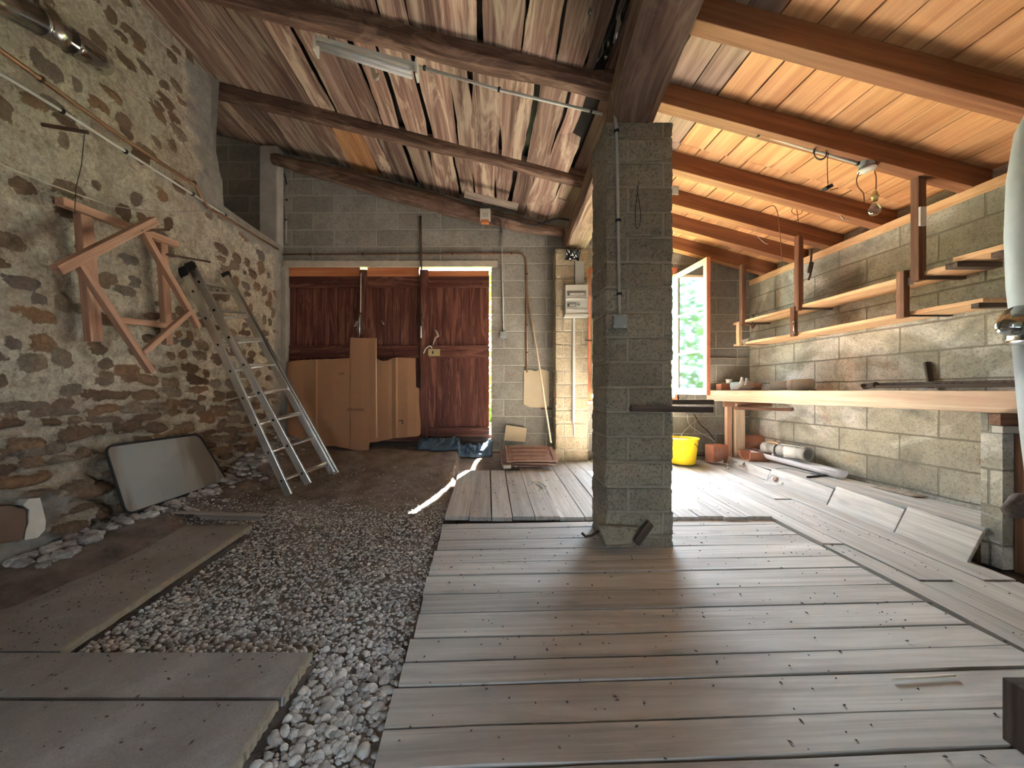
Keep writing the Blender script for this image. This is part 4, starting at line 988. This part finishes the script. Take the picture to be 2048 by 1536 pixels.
b=MB(); b.box((2.64,4.36,zb),(2.76,4.46,zb+.075)); bk=setp(b.build('brick',M['terracotta'],bevel=.005),'small terracotta brick on the far end of the bench','brick')
b=MB(); b.lathe((2.73,4.36,zb+.077),[(.0,.003),(.028,.003),(.036,.05),(.033,.05),(.026,.008)],18); setp(b.build('cup',M['pvc']),'small white cup standing on the terracotta brick','cup')
b=MB(); b.bar((2.86,2.06,zb+.032),(2.93,2.95,zb+.030),.06,.022,n=4); b.tube([(2.90,2.88,zb+.045),(2.95,3.02,zb+.03)],.022,8); b.tube(catmull([(2.98,2.0,zb+.05),(3.0,2.5,zb+.05),(2.97,2.9,zb+.045),(2.90,3.0,zb+.04)],5),.014,8)
setp(b.build('hand_tool',M['darkwood'],bevel=.003),'long dark handled tool lying on the near end of the bench','tool')
b=MB(); b.bar((3.06,2.66,zb+.02),(3.075,2.70,zb+.20),.03,.02); setp(b.build('wooden_wedge',M['darkwood']),'dark wooden wedge standing against the wall on the bench','wedge')
b=MB(); b.lathe((2.78,3.30,zb),[(.025,0),(.02,.010),(.0,.012)],8); setp(b.build('metal_scrap',M['iron']),'little rusty scrap on the middle of the bench','scrap')

# ------------------------------------------------------------------ wall shelves
def shelf(name,label,x0,x1,ya,yb_,z,th=.028,mat='shelf'):
    b=MB(); b.bar(((x0+x1)/2,ya,z),((x0+x1)/2,yb_,z),x1-x0,th,n=10,wob=.004); return setp(b.build(name,M[mat],bevel=.002),label,'shelf')
s1=shelf('wall_shelf','upper hanging plank shelf on the right wall',2.80,3.075,4.40,2.36,1.80,.026)
s2=shelf('wall_shelf','lower hanging plank shelf on the right wall',2.80,3.075,4.40,2.18,1.56,.024)
s3=shelf('wall_shelf','short shelf board continuing the upper shelf at the near end',2.82,3.06,2.34,1.80,1.835,.03)
b=MB(); b.box((2.80,2.20,1.52),(3.07,2.235,1.548),0); b.build('support',M['darkwood'],s2)
b=MB(); b.box((2.80,2.30,1.785),(3.07,2.36,1.817),0); b.box((2.83,2.12,1.79),(3.08,2.17,1.82),0); b.build('support',M['darkwood'],s3)
def hanger(label,x,y,z0,z1,w=.045,rod=True,mat='post'):
    t=thing('shelf_hanger',label,'hanger',(x,y,z0),group='wooden shelf hangers on the right wall')
    b=MB(); b.box((x-w/2,y-.025,z0),(x+w/2,y+.025,z1),2); b.build('upright',M[mat],t,bevel=.003)
    if rod:
        b=MB(); b.box((x,y-.012,z0+.01),(3.085,y+.012,z0+.03),0); b.build('arm',M['darkwood'],t)
    return t
Ya,Yb,Yc=4.22,3.46,2.50
hanger('upper shelf hanger nearest the window',2.79,Ya,1.76,2.42)
hanger('upper shelf hanger in the middle of the right wall',2.79,Yb,1.76,2.43,.045)
hc=hanger('upper shelf hanger nearest the camera with a scrap of white tape',2.79,Yc,1.755,2.425,.05)
hanger('lower shelf hanger nearest the window',2.77,Ya+.03,1.535,1.79,.035,mat='shelf')
hanger('lower shelf hanger in the middle with the wrench on it',2.77,Yb+.03,1.535,1.80,.035)
hanger('lower shelf hanger nearest the camera',2.765,Yc+.07,1.53,1.84,.04)
b=MB(); b.box((2.762,Yc-.038,2.10),(2.80,Yc-.026,2.22)); setp(b.build('tape_scrap',M['pvc'],hc),'scrap of whitish tape')
b=MB(); b.tube([(2.745,Yb+.0,1.57),(2.745,Yb+.0,1.66)],.006,6); b.lathe((2.745,Yb-.004,1.565),[(.006,0),(.014,0),(.014,.008),(.006,.008)],12,(0,1,0)); b.lathe((2.745,Yb-.004,1.665),[(.005,0),(.011,0),(.011,.008),(.005,.008)],12,(0,1,0))
setp(b.build('wrench',M['galv']),'steel wrench hanging on the middle lower shelf hanger','wrench')
b=MB(); b.poly([U(1483,680,4.2),U(1499,676,4.2),U(1490,693,4.18)],(0,.003,0)); setp(b.build('paper_scrap',M['paper']),'white triangular paper scrap hanging from the lower shelf','paper')
b=MB(); b.tube(catmull([U(1504,632,4.15),U(1508,630,4.15),U(1505,640,4.15),U(1504,655,4.15)],4),.004,6); b.tube([U(1501,648,4.15),U(1505,656,4.15),U(1510,650,4.15)],.008,6); setp(b.build('hanging_pliers',M['iron']),'small dark pliers hanging from the upper shelf near the window','pliers')
b=MB(); b.tube(catmull([U(1623,498,3.45),U(1622,520,3.45),U(1619,535,3.45),U(1621,548,3.45),U(1617,560,3.45)],4),.008,6,radii=None); b.tube([U(1623,525,3.45),U(1619,545,3.45)],.017,8); setp(b.build('hanging_hook',M['iron']),'rusty iron hook and chain hanging from the plate above the shelves','hook')
b=MB(); b.box((2.772,Yc+.035,1.74),(2.80,Yc+.045,1.79)); setp(b.build('label_tag',M['pvc']),'small pale tag stuck on the near lower shelf hanger','tag')
b=MB(); b.bar((2.50,4.535,1.42),(2.47,4.535,2.18),.03,.02,up=(0,1,0)); b.bar((2.48,4.535,1.42),(3.05,4.535,1.42),.02,.012); setp(b.build('wall_batten',M['greywood']),'thin batten standing against the block wall right of the window','batten')

# ------------------------------------------------------------------ raised step
st_=thing('raised_step','low raised wooden step along the foot of the right wall','step',(2.8,3.2,.2))
b=MB()
for k in range(2): b.bar((2.79+.175*k,4.50,.300),(2.79+.175*k,2.10,.288),.168,.02,n=8,wob=.004)
b.build('tread',M['floor'],st_,bevel=.002)
for (ya,yb_,dx) in ((4.36,3.62,0.01),(3.60,2.96,0.0),(2.94,2.46,-.004),(2.44,2.07,-.012)):
    b=MB(); b.bar((2.635+dx,ya,fz(ya,.03)/2+.15),(2.635+dx,yb_,fz(yb_,.012)/2+.145),.018,(.30-fz((ya+yb_)/2,.0))+.005,up=(.42,0,1),n=4,wob=.003); b.build('riser_board',M['floor'],st_,bevel=.003)
b=MB(); b.box((2.70,2.13,.10),(3.08,4.4,.272)); b.build('core',M['darkwood'],st_)
b=MB(); b.lathe((2.605,3.50,.245),[(0.0,0),(.022,0),(.022,.004),(0,.004)],16,(1,0,-.35)); setp(b.build('knot',M['tile'],st_),'round brown knot')
# things on the step
gt=thing('gutter_length','white half-round plastic gutter length lying on the step under the bench','gutter',(2.95,3.6,.34))
b=MB(); R=.058
ga=Vector((2.955,3.22,.365)); gb=Vector((2.90,4.32,.40)); dg_=(gb-ga); sd_=dg_.cross(Vector((0,0,1))).normalized()
def gfn(u,v):
    an=math.pi*(1.02*v)+math.pi*.98; return ga+dg_*u+sd_*math.cos(an)*R+Vector((0,0,1))*math.sin(an)*R
b.grid(gfn,6,18); b.build('channel',M['gutter'],gt,solid=.003)
b=MB()
b.tube([ga+sd_*R,gb+sd_*R],.005,8); b.tube([ga-sd_*R,gb-sd_*R],.005,8); b.build('rolled_rim',M['gutter'],gt)
tee=thing('pipe_tee','large grey-white pipe tee fitting lying on the gutter','pipe fitting',(2.93,3.70,.42))
b=MB(); p=Vector((2.93,3.66,.455)); b.lathe(p+Vector((-.07,.07,0)),[(.048,.006),(.048,0),(.056,0),(.054,.12),(.054,.14)],22,(.75,-.6,0)); b.build('branch',M['pvc'],tee)
b=MB(); b.lathe(p+Vector((.03,-.10,.0)),[(.052,.01),(.052,0),(.062,0),(.062,.05),(.057,.052),(.057,.22),(.0,.22)],22,(-.15,1,.0)); b.build('main_bore',M['pvcgrey'],tee)
b=MB(); b.bar(p+Vector((.0,-.10,.065)),p+Vector((-.05,.12,.065)),.03,.006); b.build('flange',M['pvc'],tee)
b=MB(); b.lathe((2.88,4.02,.455),[(.046,.006),(.046,0),(.054,0),(.054,.08),(.050,.08),(.05,.14)],20,(.25,-1,.0)); b.lathe((2.92,3.86,.45),[(.05,0),(.054,.0),(.054,.09),(.05,.09)],20,(.2,-1,0))
setp(b.build('pipe_elbow',M['pvcgrey']),'grey pipe elbow lying behind the tee fitting under the bench','pipe fitting')
b=MB(); b.bar((2.90,3.99,.515),(2.93,3.88,.515),.02,.012); setp(b.build('wood_chip',M['shelf']),'small light wood chip on top of the pipe elbow','wood chip')
b=MB(); b.lathe((2.86,4.40,.36),[(.0,0),(.035,0),(.032,.06),(.022,.09),(0,.09)],14,(0.3,-1,.2)); setp(b.build('white_socket',M['gutter']),'white plastic socket at the far end of the gutter','pipe fitting')
b=MB(); b.poly([U(1534,893,4.3),U(1555,866,4.33),U(1563,885,4.3),U(1550,896,4.28)],(0,.01,0)); setp(b.build('straw_scrap',plain('straw',(.36,.30,.12),.9)),'olive straw-coloured scrap against the wall behind the fittings','scrap')
conduit('black_rod','thin black rod lying on the step in front of the gutter','rod',[UZ(1614,954,.312),UZ(1690,948,.314)],.008,'black')
conduit('black_cable','thin black cable curling on the step','cable',[UZ(1552,938,.306),UZ(1575,937,.306),UZ(1610,945,.306),UZ(1640,950,.306)],.003,'black',smooth=True)
b=MB(); b.grid(lambda u,v: Vector((2.96+.10*u,2.98-.30*v,.306+.012*math.sin(u*3.14)*math.sin(v*3.14))),6,12); setp(b.build('bark_piece',M['greywood'],solid=.004),'thin curled bark piece lying on the step below the bench','bark')
conduit('blue_string','pale blue string caught on the riser board','string',[U(1546,950,3.55),U(1534,959,3.5),U(1531,966,3.45),U(1545,968,3.4),U(1556,969,3.35)],.003,'gutter',smooth=True)
b=MB(); b.lathe(U(1563,967,3.28),[(0,-.012),(.012,-.008),(.016,0),(.010,.010),(0,.012)],8); setp(b.build('paper_ball',M['paper']),'tiny crumpled white paper at the foot of the riser','paper')
# hollow bricks and curved tile
def hbrick(label,p,rz,h=.19,holes=True):
    t=thing('hollow_brick',label,'brick',p); b=MB()
    w,d=.20,.12
    b.box((p[0]-w/2,p[1]-d/2,p[2]),(p[0]+w/2,p[1]+d/2,p[2]+h)); b.build('brick_body',M['terracotta'],t,bevel=.006)
    b=MB(); 
    for i in range(3):
        for j in range(3): xx=p[0]-w/2+.03+i*.05; zz=p[2]+.03+j*.05; b.box((xx,p[1]-d/2-.003,zz),(xx+.034,p[1]-d/2+.01,zz+.034))
    b.build('brick_cell',M['tile'],t); t.rotation_euler=(0,0,rz); return t
hbrick('terracotta hollow brick on the floor left of the bench leg',(2.54,4.28,.245),.25,.20)
hbrick('taller terracotta hollow brick standing behind the bench leg',(2.98,4.36,.30),-.05,.24)
b=MB(); b.grid(lambda u,v: Vector((2.72+.22*u,4.10-.03*math.sin(v*3.14)+.12*v*0,.30))+Vector((0,-.09*math.cos(math.pi*(v*1.0)),.10*(1-math.sin(math.pi*v)))),10,14)
setp(b.build('curved_tile',M['terracotta'],solid=.012),'red curved roof tile leaning at the bench leg','tile')
b=MB()
for i in range(26):
    x=2.52+random.uniform(-.12,.2); y=4.05+random.uniform(-.15,.12); a=random.uniform(0,3.1); L=random.uniform(.03,.11)
    p=Vector((x,y,fz(y,.05)+random.uniform(0,.04))); b.tube([p-Vector((math.cos(a),math.sin(a),.2))*L/2,p+Vector((math.cos(a),math.sin(a),.2))*L/2],random.uniform(.003,.009),5)
setp(b.build('kindling',M['greywood']),'scattered kindling and rubble bits at the foot of the bench leg','kindling',kind='stuff')

# bucket
bx,by=2.13,4.22; bz=fz(by,.032)
bu=thing('bucket','yellow plastic bucket filled with white stuff behind the pillar','bucket',(bx,by,bz))
b=MB(); b.lathe((bx,by,bz),[(0,0),(.12,0),(.128,.01),(.158,.26),(.168,.262),(.168,.278),(.158,.28),(.152,.27),(.15,.2)],32); b.build('pail',M['yellow'],bu)
b=MB(); b.lathe((bx,by,bz),[(.151,.215),(.12,.245),(.06,.262),(0,.268)],24); b.build('white_contents',M['whitefilm'],bu)
b=MB(); b.tube(catmull([(bx+.05,by-.155,bz+.235),(bx+.09,by-.15,bz+.19),(bx+.15,by-.08,bz+.13),(bx+.17,by+.02,bz+.10)],5),.003,6); b.build('handle',M['iron'],bu)
b=MB(); c0=Vector((bx-.03,by-.146,bz+.13)); ring=[c0+Vector((.052*math.cos(a*.26),.0+.012*abs(math.cos(a*.26)),.05*math.sin(a*.26))) for a in range(25)]; b.tube(ring,.0014,5,caps=False); b.build('printed_ring',M['greenpaint'],bu)
conduit('grey_cable','grey cable drooping from the sill down behind the bucket','cable',[U(1375,830,4.5),U(1378,848,4.48),U(1395,862,4.46),U(1422,877,4.42),U(1430,884,4.4)],.007,'pvcgrey',smooth=True)
conduit('grey_cable','darker cable crossing the block wall above the hollow brick','cable',[U(1388,828,4.5),U(1400,848,4.49),U(1417,864,4.47),U(1430,882,4.42)],.006,'cabledark',smooth=True)
conduit('pale_twig','thin pale twig sticking out of the yellow bucket','twig',[U(1355,880,4.25),U(1372,858,4.35),U(1406,830,4.5)],.003,'cable')
b=MB(); b.tube([(2.38,4.47,.30),(2.68,4.44,.29)],.012,6); b.tube([(2.35,4.42,.30),(2.60,4.46,.295)],.008,6); setp(b.build('loose_sticks',M['darkwood']),'dark sticks lying on the floor between bucket and brick','sticks')

# ------------------------------------------------------------------ ceiling fittings on the right
yr=2.50
conduit('rafter_conduit','white conduit along the right-hand rafter leading to the round ceiling box','conduit',[U(1348,219,yr),U(1352,220,yr),U(1717,327,yr)],.009,'pvc',[U(1347,219,yr),U(1517,269,yr),U(1716,326,yr)])
cr_=thing('pendant_bulb','bare clear light bulb hanging from a round white ceiling box','light',U(1735,330,2.49))
b=MB(); b.lathe(U(1734,341,2.49),[(0,0),(.046,0),(.048,.006),(.046,.012)],24,(-.10,.05,1)); setp(b.build('box_lid',M['panel'],cr_),'round white lid')
b=MB(); b.lathe(U(1734,334,2.49),[(.040,0),(.042,.045)],20,(-.2,0,1)); b.build('ceiling_box',M['greyplastic'],cr_)
b=MB(); b.tube(catmull([U(1749,342,2.49),U(1752,355,2.49),U(1752,380,2.49)],4),.0035,6); b.build('flex',M['brownwire'],cr_)
b=MB(); b.lathe(U(1750,402,2.49),[(.015,0),(.016,.02),(.021,.024),(.021,.030),(.015,.034),(.013,.055),(.006,.065)],16); b.build('lamp_holder',M['brass'],cr_)
b=MB(); b.lathe(U(1749,431,2.49),[(0,0),(.018,.004),(.030,.018),(.033,.035),(.028,.055),(.016,.075),(.014,.088)],20); b.build('bulb_glass',M['bulb'],cr_)
conduit('brown_flex','loose brown flex dangling beside the hanging bulb','flex',[U(1718,345,2.49),U(1713,360,2.49),U(1715,372,2.49),U(1722,381,2.49),U(1727,388,2.49),U(1728,404,2.49)],.003,'brownwire',smooth=True)
b=MB()
for k in range(4):
    ring=[U(1641+(15-k)*math.cos(a*.35)+random.uniform(-.6,.6),300+k*1.5+(17-k*2)*math.sin(a*.35)*1.2,2.50-.01*k) for a in range(19)]; b.tube(ring,.0022,5,caps=False)
b.tube(catmull([U(1652,288,2.50),U(1660,296,2.49),U(1655,316,2.49),U(1655,345,2.49),U(1656,371,2.49)],4),.0022,5)
wc=setp(b.build('wire_coil',M['cabledark']),'dark coiled wire with a plug hanging under the right-hand rafter','wire')
b=MB(); b.bar(U(1649,378,2.49),U(1662,372,2.49),.03,.022); b.tube([U(1661,380,2.49),U(1676,376,2.49)],.003,5); b.build('plug',M['black'],wc)
conduit('hanging_wire','thin brown wire loops hanging under the third and fourth rafters','wire',[U(1512,440,3.10),U(1520,425,3.10),U(1535,415,3.10),U(1548,412,3.10),U(1556,430,3.10),U(1560,470,3.10),U(1565,522,3.10)],.003,'brownwire',smooth=True)
conduit('hanging_wire','pale wire bow hanging below the fourth rafter near the window','wire',[U(1512,450,3.48),U(1514,470,3.48),U(1528,485,3.48),U(1536,488,3.48)],.002,'cable',smooth=True)
conduit('hanging_wire','small tangled wire loop hanging beside the brown wire loops','wire',[U(1590,418,3.10),U(1600,412,3.10),U(1604,425,3.10),U(1592,430,3.10),U(1583,422,3.10),U(1592,414,3.10),U(1597,445,3.10)],.0025,'brownwire',smooth=True)
b=MB(); b.bar(U(1672,420,3.05),U(1688,440,3.03),.012,.006); b.bar(U(1686,438,3.03),U(1699,440,3.03),.008,.005); setp(b.build('paper_strip',M['greywood']),'dangling pale strip on the third rafter','strip')
b=MB(); b.grid(lambda u,v: U(1343+14*u,372+18*v,3.05)+Vector((0,.02*noise.noise(Vector((u*4,v*4,0))),0)),8,8); setp(b.build('plastic_scrap',M['paper'],solid=.002),'crumpled white plastic scrap beside the pillar under the roof','plastic')
b=MB(); b.grid(lambda u,v: Vector((.86+.16*u,4.20+.1*v,2.58+.05*noise.noise(Vector((u*6,v*6,3)))-.08*v)),12,8); setp(b.build('black_rag',M['plastic_film'],solid=.003),'black plastic rag stuffed under the far end of the beam','rag')

# ------------------------------------------------------------------ right edge: duct and post
du=thing('air_duct','pale fabric-wrapped vertical duct with a shiny steel collar at the right edge','duct',(1.72,1.22,1.26))
def du_p(py,px,R,y=1.22): p=U(px,py,y); return (p+Vector((R*1.64,0,0)),R)
seq=[(-330,2100,.095),(60,2085,.095),(195,2058,.10),(240,2030,.11),(330,2014,.125),(450,2009,.13),(560,2013,.125),(640,2022,.115),(672,2024,.110)]
b=MB(); P_=[du_p(*s) for s in seq]; b.tube([p for p,_ in P_],.1,28,radii=[r for _,r in P_]); b.build('duct_sleeve',M['duct'],du)
b=MB(); c0=U(2024,650,1.22)+Vector((.19,0,0)); b.lathe(c0+Vector((0,0,-.045)),[(.11,0),(.125,.0),(.132,.02),(.125,.05),(.13,.07),(.115,.09)],30,(-.12,0,1)); b.build('steel_collar',M['chrome'],du)
b=MB(); q0=U(2012,648,1.18); b.tube([q0+Vector((.09,.03,.015)),U(2000,652,1.17)+Vector((.03,0,0)),U(1993,655,1.17)+Vector((.018,0,0))],.03,14,radii=[.05,.030,.018]); b.build('clamp_lug',M['chrome'],du)
b=MB(); b.tube([U(2024,680,1.22)+Vector((.175,0,0)),U(2040,860,1.22)+Vector((.175,0,0)),U(2052,960,1.22)+Vector((.175,0,0)),U(2075,1200,1.22)+Vector((.175,0,0)),U(2085,1395,1.22)+Vector((.175,0,0))],.105,28); b.build('lower_sleeve',M['duct'],du)
b=MB(); b.tube([U(2018,1025,1.22),U(2045,1012,1.22),U(2085,1015,1.2)],.03,12,radii=[.02,.04,.045]); b.build('lower_clamp',M['darkwood'],du)
b=MB(); x0=xpx(2003,1.10); b.box((x0,.9,.05),(x0+.3,1.10,zpy(1353,1.10)),2); setp(b.build('timber_block',M['darkwood'],bevel=.004),'dark timber block end in the lower right corner','timber')

# pencilled numbers on the block walls
text_mesh('wall_number','216',.05,M['redink'],None,U(1020,750,YB-.004),(math.pi/2,0,0),.0003)
setp(bpy.data.objects['wall_number'],'faint red number on the block wall beside the cream board','number')
o=text_mesh('wall_number','811',.06,M['redink'],None,UX(1975,926,3.085),(math.pi/2,0,-math.pi/2),.0003)
setp(o,'faint red number low on the right wall near the slab','number')

# ------------------------------------------------------------------ outside
b=MB(); b.add([(-30,4.66,.25),(30,4.66,.25),(30,60,.6),(-30,60,.6)],[(0,1,2,3)]); setp(b.build('lawn',M['grass']),'sunlit grass outside the window','grass',kind='stuff')
b=MB(); b.add([(-30,-40,-.02),(30,-40,-.02),(30,-1.75,-.05),(-30,-1.75,-.05)],[(0,1,2,3)]); setp(b.build('yard',M['earth']),'bare yard outside the added rear light slit','ground',kind='stuff')
def shrub(label,x,y,r,h,n):
    t=thing('garden_shrub',label,'shrub',(x,y,.3))
    b=MB(); 
    for i in range(6): a=i*1.05; b.tube([(x,y,.3),(x+math.cos(a)*r*.3,y+math.sin(a)*r*.3,h*.6),(x+math.cos(a)*r*.5,y+math.sin(a)*r*.5,h*.9)],.03,6,radii=[.05,.03,.01])
    b.build('stems',M['bark'],t)
    vs=[];fs=[]; b=MB()
    for i in range(n):
        a=random.uniform(0,6.28); rr=r*random.random()**.4; z=.3+h*random.random(); k=math.sin(math.pi*min(1,max(.05,(z-.2)/h)))**.5
        p=Vector((x+rr*k*math.cos(a),y+rr*k*math.sin(a),z)); d=Vector((random.uniform(-1,1),random.uniform(-1,1),random.uniform(-.6,.6))).normalized(); s=d.cross(Vector((random.uniform(-1,1),random.uniform(-1,1),1))).normalized(); L=random.uniform(.12,.24)
        vs+= [p,p+d*L*.5+s*L*.25,p+d*L,p+d*L*.5-s*L*.25]; q=len(vs)-4; fs.append((q,q+1,q+2,q+3))
    b.add(vs,fs); b.build('foliage',M['leaf'],t)
shrub('leafy green shrub outside seen reflected in the open window',.6,8.5,1.6,3.6,5000)
shrub('leafy green shrub outside to the left of the window view',-3.4,9.8,1.7,4.0,4000)
shrub('leafy green shrub outside to the right of the window view',4.0,9.6,1.2,2.6,3000)
